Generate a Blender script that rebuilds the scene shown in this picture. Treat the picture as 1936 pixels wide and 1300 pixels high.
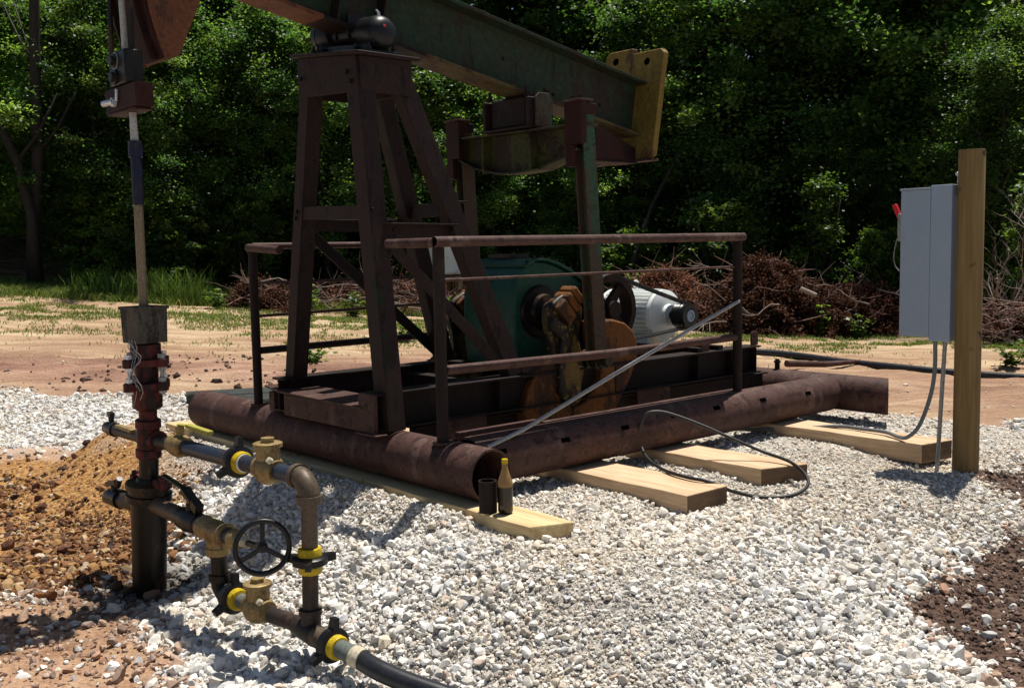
import bpy, math, random
import numpy as np
from mathutils import Vector, Matrix
random.seed(7)
R = math.radians
scene = bpy.context.scene
for o in list(bpy.data.objects):
    bpy.data.objects.remove(o)
col = scene.collection
# ------------------------------------------------------------------ camera, world, sun, exposure
CAM_H = 1.42
F, PITCH, ROLL, YAW_A = 1926.0, 0.09077, -0.018495, 0.846349
fw = Vector((0, math.cos(PITCH), -math.sin(PITCH)))
r0 = Vector((1, 0, 0)); u0 = r0.cross(fw)
rt = math.cos(ROLL) * r0 + math.sin(ROLL) * u0
up = rt.cross(fw)
cam_d = bpy.data.cameras.new('camera'); cam = bpy.data.objects.new('camera', cam_d); col.objects.link(cam)
cam.matrix_world = Matrix(((rt.x, up.x, -fw.x, 0), (rt.y, up.y, -fw.y, 0), (rt.z, up.z, -fw.z, CAM_H), (0, 0, 0, 1)))
cam_d.sensor_fit = 'HORIZONTAL'; cam_d.sensor_width = 36.0; cam_d.lens = F / 1936.0 * 36.0
cam_d.clip_start = 0.05; cam_d.clip_end = 500
scene.camera = cam
SUN_EL, SUN_AZ = R(73), R(36)          # azimuth measured from +Y towards +X
world = bpy.data.worlds.new('World'); scene.world = world; world.use_nodes = True
wt = world.node_tree; wt.nodes.clear()
sky = wt.nodes.new('ShaderNodeTexSky'); sky.sky_type = 'NISHITA'; sky.sun_disc = False
sky.sun_elevation = SUN_EL; sky.sun_rotation = SUN_AZ
bg = wt.nodes.new('ShaderNodeBackground'); bg.inputs[1].default_value = 0.05
wo = wt.nodes.new('ShaderNodeOutputWorld')
wt.links.new(sky.outputs[0], bg.inputs[0]); wt.links.new(bg.outputs[0], wo.inputs[0])
sun_d = bpy.data.lights.new('sun', 'SUN'); sun_d.energy = 5.0; sun_d.angle = R(0.53); sun_d.color = (1, 0.95, 0.86)
sun = bpy.data.objects.new('sun', sun_d); col.objects.link(sun)
sd = Vector((math.sin(SUN_AZ) * math.cos(SUN_EL), math.cos(SUN_AZ) * math.cos(SUN_EL), math.sin(SUN_EL)))
sun.rotation_euler = sd.to_track_quat('Z', 'Y').to_euler()
scene.view_settings.view_transform = 'Standard'; scene.view_settings.look = 'None'
scene.view_settings.exposure = 0.5; scene.view_settings.gamma = 1
scene.render.engine = 'CYCLES'
scene.cycles.max_bounces = 6; scene.cycles.diffuse_bounces = 3; scene.cycles.transmission_bounces = 5
scene.cycles.transparent_max_bounces = 6; scene.cycles.use_adaptive_sampling = True
# ------------------------------------------------------------------ frame of the pumping unit: x = s (along beam), y = t, z up
A = Vector((math.sin(YAW_A), math.cos(YAW_A), 0)); B = Vector((-math.cos(YAW_A), math.sin(YAW_A), 0))
OX, OY = -0.05923, 5.08296
PHI = math.pi / 2 - YAW_A
def W(s, t, z=0.0):
    return Vector((OX + s * A.x + t * B.x, OY + s * A.y + t * B.y, z))
def to_st(X, Y):
    X = X - OX; Y = Y - OY
    return X * A.x + Y * A.y, X * B.x + Y * B.y

# ------------------------------------------------------------------ materials
def nt(name):
    m = bpy.data.materials.new(name); m.use_nodes = True
    t = m.node_tree; t.nodes.clear()
    out = t.nodes.new('ShaderNodeOutputMaterial'); b = t.nodes.new('ShaderNodeBsdfPrincipled')
    t.links.new(b.outputs[0], out.inputs[0])
    return m, t, b, out
def noise(t, vec, scale, detail=6, rough=0.6, dim=None):
    n = t.nodes.new('ShaderNodeTexNoise'); n.inputs['Scale'].default_value = scale
    n.inputs['Detail'].default_value = detail; n.inputs['Roughness'].default_value = rough
    if vec is not None: t.links.new(vec, n.inputs['Vector'])
    return n.outputs[0]
def ramp(t, fac, stops):
    r = t.nodes.new('ShaderNodeValToRGB'); e = r.color_ramp.elements
    while len(e) < len(stops): e.new(0.5)
    for k, (p, c) in enumerate(stops):
        e[k].position = p; e[k].color = (*c, 1) if len(c) == 3 else c
    t.links.new(fac, r.inputs[0]); return r.outputs[0]
def mixc(t, fac, a, b, mode='MIX'):
    m = t.nodes.new('ShaderNodeMix'); m.data_type = 'RGBA'; m.blend_type = mode
    for k, v in ((0, fac), (6, a), (7, b)):
        if isinstance(v, (int, float)): m.inputs[k].default_value = v
        elif isinstance(v, tuple): m.inputs[k].default_value = (*v, 1) if len(v) == 3 else v
        else: t.links.new(v, m.inputs[k])
    return m.outputs[2]
def bump(t, h, b, strength=0.3, dist=0.01):
    n = t.nodes.new('ShaderNodeBump'); n.inputs['Strength'].default_value = strength
    n.inputs['Distance'].default_value = dist
    t.links.new(h, n.inputs['Height']); t.links.new(n.outputs[0], b.inputs['Normal']); return n
def objvec(t, scale=(1, 1, 1)):
    tc = t.nodes.new('ShaderNodeTexCoord'); mp = t.nodes.new('ShaderNodeMapping')
    mp.inputs['Scale'].default_value = scale
    t.links.new(tc.outputs['Object'], mp.inputs[0]); return mp.outputs[0]
def mix_rough(t, b, fac, lo, hi):
    mr = t.nodes.new('ShaderNodeMapRange'); mr.inputs[3].default_value = lo; mr.inputs[4].default_value = hi
    t.links.new(fac, mr.inputs[0]); t.links.new(mr.outputs[0], b.inputs['Roughness'])

ALB = dict(white_enamel=.95, grey_enamel=.88, yellow_ring_paint=.58, bright_steel=.9, red_plastic=.7, tan_steel_rod=.46, pale_steel_rod=.75, dull_brass=.68, faded_yellow_paint=.42, galvanised_pipe=.7,
    cream_clamp=.8, olive_yellow_vinyl=.8, dirty_steel_box=.5, orange_rust_paint=.42, greasy_yellow_paint=.48, faded_red_paint=.42, brown_pipe=.7, dark_pipe=.5, blued_pipe=.7, black_paint=.6, black_rubber=.7,
    black_poly_pipe=.75, rusty_steel=.48, rust_brown_paint=.24, dark_rusty_steel=.22, grey_plastic_conduit=.75, grey_green_pipe=.7, dull_green_pipe=.35, flaking_green_paint=.36, yellowed_flange_paint=.42,
    dark_green_paint=.42, green_brown_paint=.7, olive_rust_paint=.32, dark_red_paint=.2, dark_red_wellhead_paint=.6, oily_black_steel=.6, dark_blue_tape=.8)
CLEAN = ('white_enamel', 'grey_enamel', 'grey_plastic_conduit', 'red_plastic', 'black_rubber')
def painted(name, c1, c2, patches=(), scale=7, rough=(0.5, 0.8), spec=0.4, metallic=0.0, bmp=0.25):
    """weathered metal: two base tones plus (colour, threshold, scale) patches"""
    K = ALB.get(name, 0.5); dk = lambda q: tuple(x * K for x in q)
    c1 = dk(c1); c2 = dk(c2); patches = [(dk(a), b_, c_) for a, b_, c_ in patches]
    m, t, b, _ = nt(name); v = objvec(t)
    n1 = noise(t, v, scale, 8, 0.65)
    c = ramp(t, n1, [(0.35, c1), (0.65, c2)])
    fine = noise(t, v, scale * 9, 5, 0.7)
    for k, (pc, th, sc) in enumerate(patches):
        v2 = objvec(t, (1 + .3 * k, 1.2, 0.45)) if k % 2 == 0 else objvec(t, (1, 1.1, 1.3))
        n = noise(t, v2, sc, 9, 0.72)
        f = ramp(t, n, [(th - .05, (0, 0, 0)), (th - .005, (1, 1, 1))])
        c = mixc(t, f, c, pc)
    g = ramp(t, fine, [(0.3, (0.96, 0.96, 0.96)), (0.75, (1.03, 1.03, 1.03))] if name in CLEAN else [(0.3, (0.62, 0.62, 0.62)), (0.75, (1.4, 1.4, 1.4))])
    c = mixc(t, 1.0, c, g, 'MULTIPLY')
    t.links.new(c, b.inputs['Base Color']); mix_rough(t, b, n1, *rough)
    b.inputs['Specular IOR Level'].default_value = spec * (.85 if name in CLEAN else .45); b.inputs['Metallic'].default_value = metallic
    bump(t, fine, b, bmp, 0.004)
    return m
M = {}
M['rust'] = painted('rusty_steel', (0.105, 0.050, 0.042), (0.165, 0.085, 0.070), [((0.21, 0.125, 0.10), 0.60, 5), ((0.06, 0.032, 0.028), 0.60, 11), ((0.17, 0.07, 0.035), 0.66, 16)], 6)
M['rust_dark'] = painted('dark_rusty_steel', (0.055, 0.030, 0.026), (0.085, 0.048, 0.04), [((0.11, 0.075, 0.055), 0.62, 6)], 6)
M['rust_leg'] = painted('rust_brown_paint', (0.085, 0.043, 0.038), (0.12, 0.062, 0.052), [((0.05, 0.11, 0.06), 0.66, 4), ((0.16, 0.11, 0.06), 0.68, 6), ((0.05, 0.03, 0.026), 0.6, 13)], 5)
M['beam'] = painted('flaking_green_paint', (0.072, 0.088, 0.048), (0.06, 0.108, 0.062), [((0.085, 0.058, 0.04), 0.58, 2.2), ((0.045, 0.135, 0.08), 0.62, 3.1), ((0.05, 0.045, 0.032), 0.62, 7)], 3)
M['beam_flange'] = painted('yellowed_flange_paint', (0.17, 0.14, 0.05), (0.22, 0.15, 0.06), [((0.12, 0.055, 0.035), 0.55, 5), ((0.09, 0.10, 0.05), 0.62, 4)], 4)
M['head'] = painted('faded_red_paint', (0.26, 0.085, 0.04), (0.33, 0.13, 0.06), [((0.15, 0.06, 0.04), 0.60, 6), ((0.10, 0.04, 0.03), 0.66, 12)], 4)
M['head_dark'] = painted('dark_red_paint', (0.12, 0.035, 0.028), (0.17, 0.05, 0.035), [((0.06, 0.03, 0.025), 0.6, 6)], 4)
M['olive'] = painted('olive_rust_paint', (0.10, 0.065, 0.04), (0.13, 0.09, 0.05), [((0.16, 0.17, 0.05), 0.53, 4.3), ((0.07, 0.035, 0.028), 0.6, 8)], 4)
M['pitman'] = painted('green_brown_paint', (0.045, 0.12, 0.07), (0.06, 0.10, 0.055), [((0.10, 0.062, 0.042), 0.49, 3), ((0.05, 0.04, 0.03), 0.62, 9)], 5)
M['green'] = painted('dark_green_paint', (0.025, 0.13, 0.085), (0.03, 0.165, 0.11), [((0.05, 0.045, 0.03), 0.67, 5), ((0.06, 0.2, 0.14), 0.66, 9)], 4, (0.35, 0.55), 0.5)
M['orange'] = painted('orange_rust_paint', (0.33, 0.115, 0.03), (0.38, 0.15, 0.035), [((0.12, 0.055, 0.03), 0.57, 5), ((0.05, 0.03, 0.02), 0.66, 7)], 6)
M['crank'] = painted('greasy_yellow_paint', (0.20, 0.115, 0.03), (0.30, 0.19, 0.045), [((0.03, 0.02, 0.015), 0.50, 5), ((0.38, 0.27, 0.05), 0.62, 14)], 7, (0.3, 0.6))
M['yellow'] = painted('faded_yellow_paint', (0.40, 0.25, 0.045), (0.48, 0.32, 0.07), [((0.23, 0.13, 0.06), 0.60, 4), ((0.14, 0.07, 0.04), 0.67, 8)], 3)
M['black'] = painted('black_paint', (0.014, 0.014, 0.016), (0.022, 0.022, 0.026), [((0.04, 0.03, 0.026), 0.68, 14)], 9, (0.28, 0.45), 0.55)
M['grease'] = painted('oily_black_steel', (0.012, 0.010, 0.008), (0.028, 0.022, 0.017), [((0.09, 0.05, 0.028), 0.60, 7)], 9, (0.25, 0.5), 0.5)
M['red_well'] = painted('dark_red_wellhead_paint', (0.13, 0.022, 0.02), (0.18, 0.035, 0.03), [((0.035, 0.018, 0.016), 0.53, 9), ((0.06, 0.03, 0.03), 0.6, 16)], 9, (0.4, 0.65))
M['pipe_dark'] = painted('dark_pipe', (0.05, 0.040, 0.036), (0.085, 0.065, 0.055), [((0.13, 0.075, 0.05), 0.62, 9)], 10, (0.35, 0.6), 0.5, 0.2)
M['pipe_blue'] = painted('blued_pipe', (0.035, 0.05, 0.085), (0.05, 0.065, 0.10), [((0.08, 0.06, 0.05), 0.62, 9)], 8, (0.28, 0.45), 0.6, 0.3)
M['pipe_brown'] = painted('brown_pipe', (0.12, 0.088, 0.062), (0.155, 0.115, 0.08), [((0.08, 0.055, 0.04), 0.6, 9), ((0.18, 0.10, 0.06), 0.68, 20)], 8, (0.4, 0.6), 0.5, 0.2)
M['pipe_grey'] = painted('grey_green_pipe', (0.13, 0.15, 0.14), (0.17, 0.19, 0.17), [((0.10, 0.08, 0.06), 0.64, 12)], 9)
M['brass'] = painted('dull_brass', (0.34, 0.24, 0.10), (0.42, 0.31, 0.14), [((0.24, 0.15, 0.07), 0.60, 12)], 8, (0.4, 0.6), 0.5, 0.35)
M['yel_ring'] = painted('yellow_ring_paint', (0.75, 0.52, 0.02), (0.80, 0.58, 0.03), [((0.3, 0.2, 0.05), 0.68, 30)], 10, (0.35, 0.5))
M['yel_handle'] = painted('olive_yellow_vinyl', (0.34, 0.31, 0.05), (0.40, 0.37, 0.07), [], 10)
M['rod'] = painted('tan_steel_rod', (0.36, 0.28, 0.17), (0.44, 0.35, 0.22), [((0.22, 0.17, 0.11), 0.62, 20)], 10, (0.3, 0.5), 0.5, 0.3)
M['rod_pale'] = painted('pale_steel_rod', (0.5, 0.47, 0.42), (0.6, 0.56, 0.5), [((0.3, 0.25, 0.2), 0.64, 20)], 10, (0.3, 0.5), 0.5, 0.3)
M['wrap'] = painted('dark_blue_tape', (0.012, 0.016, 0.05), (0.02, 0.022, 0.035), [((0.05, 0.045, 0.05), 0.62, 12)], 9, (0.3, 0.5))
M['boxgrey'] = painted('dirty_steel_box', (0.12, 0.105, 0.085), (0.18, 0.155, 0.125), [((0.05, 0.045, 0.04), 0.56, 7), ((0.26, 0.23, 0.19), 0.70, 14)], 9)
M['steel'] = painted('bright_steel', (0.6, 0.62, 0.66), (0.75, 0.77, 0.8), [], 12, (0.25, 0.4), 0.5, 0.5, 0.05)
M['galv'] = painted('galvanised_pipe', (0.36, 0.36, 0.35), (0.45, 0.45, 0.44), [((0.25, 0.22, 0.2), 0.66, 20)], 10, (0.4, 0.5), 0.5, 0.3, 0.05)
M['panel'] = painted('grey_enamel', (0.30, 0.365, 0.46), (0.315, 0.38, 0.475), [], 2, (0.42, 0.5), 0.45, 0, 0.03)
M['white'] = painted('white_enamel', (0.76, 0.79, 0.77), (0.80, 0.83, 0.81), [((0.6, 0.58, 0.52), 0.74, 8)], 4, (0.3, 0.45), 0.5, 0, 0.03)
M['red'] = painted('red_plastic', (0.7, 0.02, 0.03), (0.75, 0.03, 0.035), [], 4, (0.3, 0.4))
M['rubber'] = painted('black_rubber', (0.016, 0.017, 0.018), (0.026, 0.027, 0.028), [((0.06, 0.05, 0.045), 0.68, 8)], 8, (0.4, 0.6), 0.4, 0, 0.05)
M['poly'] = painted('black_poly_pipe', (0.022, 0.024, 0.03), (0.03, 0.033, 0.04), [((0.09, 0.075, 0.065), 0.66, 6)], 8, (0.28, 0.42), 0.5, 0, 0.04)
M['conduit'] = painted('grey_plastic_conduit', (0.17, 0.18, 0.20), (0.2, 0.21, 0.23), [], 8, (0.4, 0.5), 0.45, 0, 0.05)
M['greenpipe'] = painted('dull_green_pipe', (0.06, 0.085, 0.075), (0.08, 0.105, 0.095), [((0.05, 0.04, 0.035), 0.6, 6)], 8)
M['cream'] = painted('cream_clamp', (0.5, 0.45, 0.32), (0.58, 0.52, 0.38), [((0.3, 0.25, 0.18), 0.64, 15)], 8)
def wood(name, c1, c2, dark, rough=0.75, gr=(2.5, 30, 30), knots=0.7):
    m, t, b, _ = nt(name); v = objvec(t, gr)
    n = noise(t, v, 1.6, 8, 0.6)
    c = ramp(t, n, [(0.30, c1), (0.7, c2)])
    n2 = noise(t, objvec(t, (gr[0] * .4, gr[1] * .25, gr[2] * .25)), 1.0, 4, 0.6)
    c = mixc(t, ramp(t, n2, [(0.52, (0, 0, 0)), (0.75, (1, 1, 1))]), c, dark)
    n3 = noise(t, objvec(t), 6, 2, 0.5)
    c = mixc(t, ramp(t, n3, [(knots, (0, 0, 0)), (knots + .03, (1, 1, 1))]), c, tuple(x * .45 for x in dark))
    t.links.new(c, b.inputs['Base Color']); b.inputs['Roughness'].default_value = rough
    b.inputs['Specular IOR Level'].default_value = 0.25
    bump(t, n, b, 0.35, 0.004); return m
M['timber'] = wood('fresh_sawn_timber', (0.42, 0.275, 0.155), (0.60, 0.45, 0.30), (0.30, 0.165, 0.08), gr=(30, 2.5, 30))
M['timber2'] = wood('pale_yellow_timber', (0.46, 0.34, 0.17), (0.62, 0.50, 0.29), (0.34, 0.21, 0.09), gr=(30, 2.5, 30))
M['end_plate'] = wood('shade_toned_end', (0.10, 0.06, 0.035), (0.16, 0.10, 0.055), (0.05, 0.03, 0.02), gr=(6, 6, 30))  # dark brown paints the shade on the timber ends
M['pole'] = wood('treated_pine', (0.16, 0.10, 0.036), (0.27, 0.175, 0.07), (0.12, 0.072, 0.03), gr=(30, 30, 1.2), knots=0.64)
M['bark'] = wood('bark', (0.014, 0.012, 0.010), (0.028, 0.024, 0.02), (0.010, 0.008, 0.007), gr=(14, 14, 2.5), knots=.9)
M['twig'] = wood('dead_twig', (0.17, 0.135, 0.11), (0.33, 0.28, 0.24), (0.09, 0.06, 0.05), gr=(3, 3, 3), knots=.9)
M['twig_brown'] = wood('brown_twig', (0.16, 0.085, 0.065), (0.27, 0.17, 0.14), (0.09, 0.045, 0.035), gr=(3, 3, 3), knots=.9)

def leafmat(name, cols, trans, rough=0.48, spec=0.4, twt=0.45):
    m, t, b, out = nt(name)
    at = t.nodes.new('ShaderNodeAttribute'); at.attribute_name = 'tone'
    c = ramp(t, at.outputs['Fac'], cols)
    oi = t.nodes.new('ShaderNodeObjectInfo')
    hs = t.nodes.new('ShaderNodeHueSaturation')
    mr = t.nodes.new('ShaderNodeMapRange'); mr.inputs[3].default_value = 0.6; mr.inputs[4].default_value = 1.35
    t.links.new(oi.outputs['Random'], mr.inputs[0]); t.links.new(mr.outputs[0], hs.inputs['Value'])
    t.links.new(c, hs.inputs['Color']); c = hs.outputs[0]
    t.links.new(c, b.inputs['Base Color']); b.inputs['Roughness'].default_value = rough
    b.inputs['Specular IOR Level'].default_value = spec
    tr = t.nodes.new('ShaderNodeBsdfTranslucent')
    t.links.new(mixc(t, 1.0, c, trans, 'MULTIPLY'), tr.inputs[0])
    ms = t.nodes.new('ShaderNodeMixShader'); ms.inputs[0].default_value = twt
    t.links.new(b.outputs[0], ms.inputs[1]); t.links.new(tr.outputs[0], ms.inputs[2])
    t.links.new(ms.outputs[0], out.inputs[0]); return m
M['leaf'] = leafmat('broad_leaves', [(0.0, (0.028, 0.070, 0.020)), (0.5, (0.058, 0.128, 0.034)), (1.0, (0.15, 0.225, 0.058))], (2.4, 2.35, 0.95))
M['leaf_bright'] = leafmat('young_leaves', [(0.0, (0.035, 0.08, 0.015)), (1.0, (0.10, 0.165, 0.03))], (2.4, 2.3, 0.9))
M['grass'] = leafmat('grass_blades', [(0.0, (0.05, 0.10, 0.02)), (0.65, (0.11, 0.17, 0.035)), (1.0, (0.30, 0.26, 0.11))], (1.6, 1.6, 0.8), .6, .2, .35)
M['dead_leaf'] = leafmat('dead_red_needles', [(0.0, (0.06, 0.028, 0.018)), (0.6, (0.125, 0.055, 0.034)), (1.0, (0.20, 0.105, 0.068))], (1.2, 1.0, 0.8), .8, .15, .25)

# glass / plastic bottle
m, t, b, _ = nt('amber_plastic'); b.inputs['Base Color'].default_value = (0.36, 0.22, 0.09, 1)
b.inputs['Transmission Weight'].default_value = 0.35; b.inputs['Roughness'].default_value = 0.22; b.inputs['IOR'].default_value = 1.3
M['amber'] = m
m, t, b, _ = nt('dark_oil'); b.inputs['Base Color'].default_value = (0.012, 0.007, 0.004, 1); b.inputs['Roughness'].default_value = 0.12
M['oil'] = m
m, t, b, _ = nt('hole_black'); b.inputs['Base Color'].default_value = (0.002, 0.002, 0.002, 1); b.inputs['Roughness'].default_value = 1; b.inputs['Specular IOR Level'].default_value = 0
M['hole'] = m

# ------------------------------------------------------------------ mesh builder (skid coordinates)
class MB:
    def __init__(s): s.v = []; s.f = []; s.sm = []
    def add(s, vs, fs, smooth=False):
        n = len(s.v); s.v += [tuple(v) for v in vs]
        for f in fs: s.f.append(tuple(i + n for i in f)); s.sm.append(smooth)
        return s
    def box(s, x0, x1, y0, y1, z0, z1):
        v = [(x, y, z) for z in (z0, z1) for x, y in ((x0, y0), (x1, y0), (x1, y1), (x0, y1))]
        return s.add(v, [(3, 2, 1, 0), (4, 5, 6, 7), (0, 1, 5, 4), (1, 2, 6, 5), (2, 3, 7, 6), (3, 0, 4, 7)])
    def bar(s, p0, p1, w, h, upv=(0, 0, 1), taper=1.0):
        """rectangular bar p0->p1; w across (perp to up), h along up"""
        p0 = Vector(p0); p1 = Vector(p1); d = (p1 - p0).normalized(); u = Vector(upv)
        x = d.cross(u).normalized(); u = x.cross(d).normalized()
        v = []
        for p, k in ((p0, 1), (p1, taper)):
            for a, b_ in ((-1, -1), (1, -1), (1, 1), (-1, 1)):
                v.append(p + x * (a * w / 2 * k) + u * (b_ * h / 2 * k))
        return s.add(v, [(0, 1, 2, 3), (7, 6, 5, 4), (0, 4, 5, 1), (1, 5, 6, 2), (2, 6, 7, 3), (3, 7, 4, 0)])
    def lathe(s, p0, axis, prof, seg=24, smooth=True, caps=True, ref=None):
        """prof = [(dist along axis, radius)]"""
        p0 = Vector(p0); d = Vector(axis).normalized()
        rf = Vector(ref) if ref else (Vector((0, 0, 1)) if abs(d.z) < .9 else Vector((1, 0, 0)))
        x = d.cross(rf).normalized(); y = d.cross(x)
        v = []
        for dist, r in prof:
            for k in range(seg):
                a = 2 * math.pi * (k + .5) / seg
                v.append(p0 + d * dist + (x * math.cos(a) + y * math.sin(a)) * max(r, 1e-4))
        f = []
        for j in range(len(prof) - 1):
            for k in range(seg):
                f.append((j * seg + k, j * seg + (k + 1) % seg, (j + 1) * seg + (k + 1) % seg, (j + 1) * seg + k))
        if caps and prof[0][1] > 1e-3: f.append(tuple(range(seg))[::-1])
        if caps and prof[-1][1] > 1e-3: f.append(tuple(range((len(prof) - 1) * seg, len(prof) * seg)))
        return s.add(v, f, smooth)
    def cyl(s, p0, p1, r, r1=None, seg=24, smooth=True):
        L = (Vector(p1) - Vector(p0)).length
        return s.lathe(p0, Vector(p1) - Vector(p0), [(0, r), (L, r if r1 is None else r1)], seg, smooth)
    def ring(s, p0, p1, ro, ri, seg=28):
        L = (Vector(p1) - Vector(p0)).length
        return s.lathe(p0, Vector(p1) - Vector(p0), [(0, ri), (0, ro), (L, ro), (L, ri), (0, ri)], seg, True, False)
    def tube(s, pts, r, seg=10, closed=False, rs=None):
        pts = [Vector(p) for p in pts]; n = len(pts); v = []; f = []
        prev = None
        for i, p in enumerate(pts):
            if closed: d = pts[(i + 1) % n] - pts[i - 1]
            else: d = pts[min(i + 1, n - 1)] - pts[max(i - 1, 0)]
            d.normalize()
            if prev is None:
                ref = Vector((0, 0, 1)) if abs(d.z) < .9 else Vector((1, 0, 0)); x = d.cross(ref).normalized()
            else:
                x = (prev - d * prev.dot(d)).normalized()
            prev = x; y = d.cross(x); rr = rs[i] if rs else r
            for k in range(seg):
                a = 2 * math.pi * k / seg; v.append(p + (x * math.cos(a) + y * math.sin(a)) * rr)
        for j in range(n if closed else n - 1):
            j2 = (j + 1) % n
            for k in range(seg): f.append((j * seg + k, j * seg + (k + 1) % seg, j2 * seg + (k + 1) % seg, j2 * seg + k))
        if not closed: f += [tuple(range(seg))[::-1], tuple(range((n - 1) * seg, n * seg))]
        return s.add(v, f, True)
    def prism(s, poly, y0, y1, plane='sz'):
        """polygon in (s,z) extruded along t, or in (t,z) extruded along s, or (s,t) extruded along z"""
        n = len(poly); v = []
        for y in (y0, y1):
            for a, b_ in poly:
                v.append((a, y, b_) if plane == 'sz' else ((y, a, b_) if plane == 'tz' else (a, b_, y)))
        f = [tuple(range(n)), tuple(range(2 * n - 1, n - 1, -1))] + [(i, i + n, (i + 1) % n + n, (i + 1) % n) for i in range(n)]
        return s.add(v, f)
    def ibeam(s, p0, p1, h, w, tf, tw):
        """I section, web vertical"""
        p0 = Vector(p0); p1 = Vector(p1); d = (p1 - p0).normalized(); x = d.cross(Vector((0, 0, 1))).normalized(); u = x.cross(d)
        o = h / 2 - tf / 2
        s.bar(p0 + u * o, p1 + u * o, w, tf); s.bar(p0 - u * o, p1 - u * o, w, tf)
        return s.bar(p0, p1, tw, h - 2 * tf - .001)
    def hexnut(s, p0, p1, r): return s.cyl(p0, p1, r, seg=6, smooth=False)
    def build(s, name, mat, parent=None, origin=None, label=None, bevel=0.0, mats=None):
        org = Vector(origin) if origin is not None else (Vector(parent['_o']) if parent is not None else Vector((0, 0, 0)))
        me = bpy.data.meshes.new(name)
        me.from_pydata([tuple(Vector(v) - org) for v in s.v], [], s.f); me.update()
        import bmesh
        bm = bmesh.new(); bm.from_mesh(me); bmesh.ops.recalc_face_normals(bm, faces=bm.faces[:]); bm.to_mesh(me); bm.free()
        me.polygons.foreach_set('use_smooth', s.sm)
        me.set_sharp_from_angle(angle=R(38))
        me.materials.append(M[mat] if isinstance(mat, str) else mat)
        o = bpy.data.objects.new(name, me); col.objects.link(o)
        if bevel:
            b = o.modifiers.new('bevel', 'BEVEL'); b.width = bevel; b.segments = 2; b.limit_method = 'ANGLE'; b.angle_limit = R(40)
        if parent is not None:
            o.parent = parent; o['_o'] = tuple(org)
        else:
            o.location = W(*org); o.rotation_euler = (0, 0, PHI); o['_o'] = tuple(org)
        if label: o['label'] = label
        return o
def tag(o, label, cat, group=None, kind=None):
    if label: o['label'] = label
    if cat: o['category'] = cat
    if group: o['group'] = group
    if kind: o['kind'] = kind
    return o
def thing(name, label, cat, org, group=None):
    o = bpy.data.objects.new(name, None); col.objects.link(o); o.empty_display_size = .1
    o.location = W(*org); o.rotation_euler = (0, 0, PHI); o['_o'] = tuple(org)
    return tag(o, label, cat, group)
def sub(s_, p): return MB()

# ------------------------------------------------------------------ terrain
rng = np.random.default_rng(11)
_lat = [rng.random((256, 256)) for _ in range(3)]
def vnoise(x, y, k=0):
    L = _lat[k % 3]; xi = np.floor(x).astype(int); yi = np.floor(y).astype(int)
    fx = x - xi; fy = y - yi; fx = fx * fx * (3 - 2 * fx); fy = fy * fy * (3 - 2 * fy)
    a = L[xi % 256, yi % 256]; b_ = L[(xi + 1) % 256, yi % 256]; c = L[xi % 256, (yi + 1) % 256]; d = L[(xi + 1) % 256, (yi + 1) % 256]
    return (a * (1 - fx) + b_ * fx) * (1 - fy) + (c * (1 - fx) + d * fx) * fy
def fbm(x, y, sc, octs=4, k=0):
    o = 0; amp = 1; tot = 0
    for i in range(octs):
        o = o + amp * vnoise(x * sc + 17.3 * i + k * 31, y * sc + 9.1 * i, k + i); tot += amp; amp *= .5; sc *= 2.03
    return o / tot - .5
def sm(x): x = np.clip(x, 0, 1); return x * x * (3 - 2 * x)
def inpoly(X, Y, poly):
    ins = np.zeros(X.shape, bool); n = len(poly)
    for i in range(n):
        x1, y1 = poly[i]; x2, y2 = poly[(i + 1) % n]
        c = ((y1 > Y) != (y2 > Y)) & (X < (x2 - x1) * (Y - y1) / (y2 - y1 + 1e-12) + x1)
        ins ^= c
    return ins
def pad_d(X, Y):
    s, t = to_st(X, Y)
    return np.hypot(np.maximum(np.maximum(-.02 - s, 0), s - 4.6), np.maximum(np.maximum(-.78 - t, 0), t - 4.6))
def terr(X, Y, detail=True):
    X = np.asarray(X, float); Y = np.asarray(Y, float)
    g = np.clip((Y - 9) / 15, 0, 1.6)
    z = -.43 + g * .077 * np.clip(6 - X, 0, 24)
    d = pad_d(X, Y) + fbm(X, Y, 1.3, 3) * .38
    m = 1 - sm((d - .05) / 1.15)
    # small windrow of soil and ruts
    z = z * (1 - m)
    ss, tt = to_st(X, Y)
    z = z - .03 * sm((.05 - tt) / .35) * m * sm((ss - .4) / .3) - .06 * np.exp(-(((ss - 3.3) / .55) ** 2 + ((tt + .66) / .28) ** 2))
    z = z + .062 * np.exp(-((ss + .13) / .12) ** 2) * sm((tt - .02) / .35) * sm((4.5 - tt) / .4)   # gravel banked against the front board
    if detail:
        zz = zones(X, Y)
        far = sm((np.hypot(X, Y) - 6.5) / 3)
        z = z + fbm(X, Y, 2.2, 3, 1) * (.05 * (1 - m)) + fbm(X, Y, 14, 3, 2) * .018 * (1 - .4 * m)
        rut = (np.sin((Y + .10 * X + fbm(X, Y, .7, 3) * 1.0) * 8.5) * .04 + fbm(X * .5, Y * 1.6, 3.5, 4, 0) * .14) * zz['rut']
        z = z + rut + fbm(X * .35, Y * 1.2, 2.5, 4, 1) * .12 * far * (1 - zz['gravel'])
        z = z + zz['soil'] * fbm(X, Y, 9, 4, 0) * .04 + zz['brown'] * (fbm(X, Y, 11, 4, 0) * .05)
    return z
BROWN = [(1.95, 4.93), (2.14, 5.13), (2.46, 5.41), (2.89, 5.67), (3.92, 6.02), (4.8, 5.6), (4.6, 4.2), (2.6, 3.4), (2.16, 3.6), (2.05, 4.0), (1.96, 4.15), (1.94, 4.41), (1.84, 4.52), (1.85, 4.71)]
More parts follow.
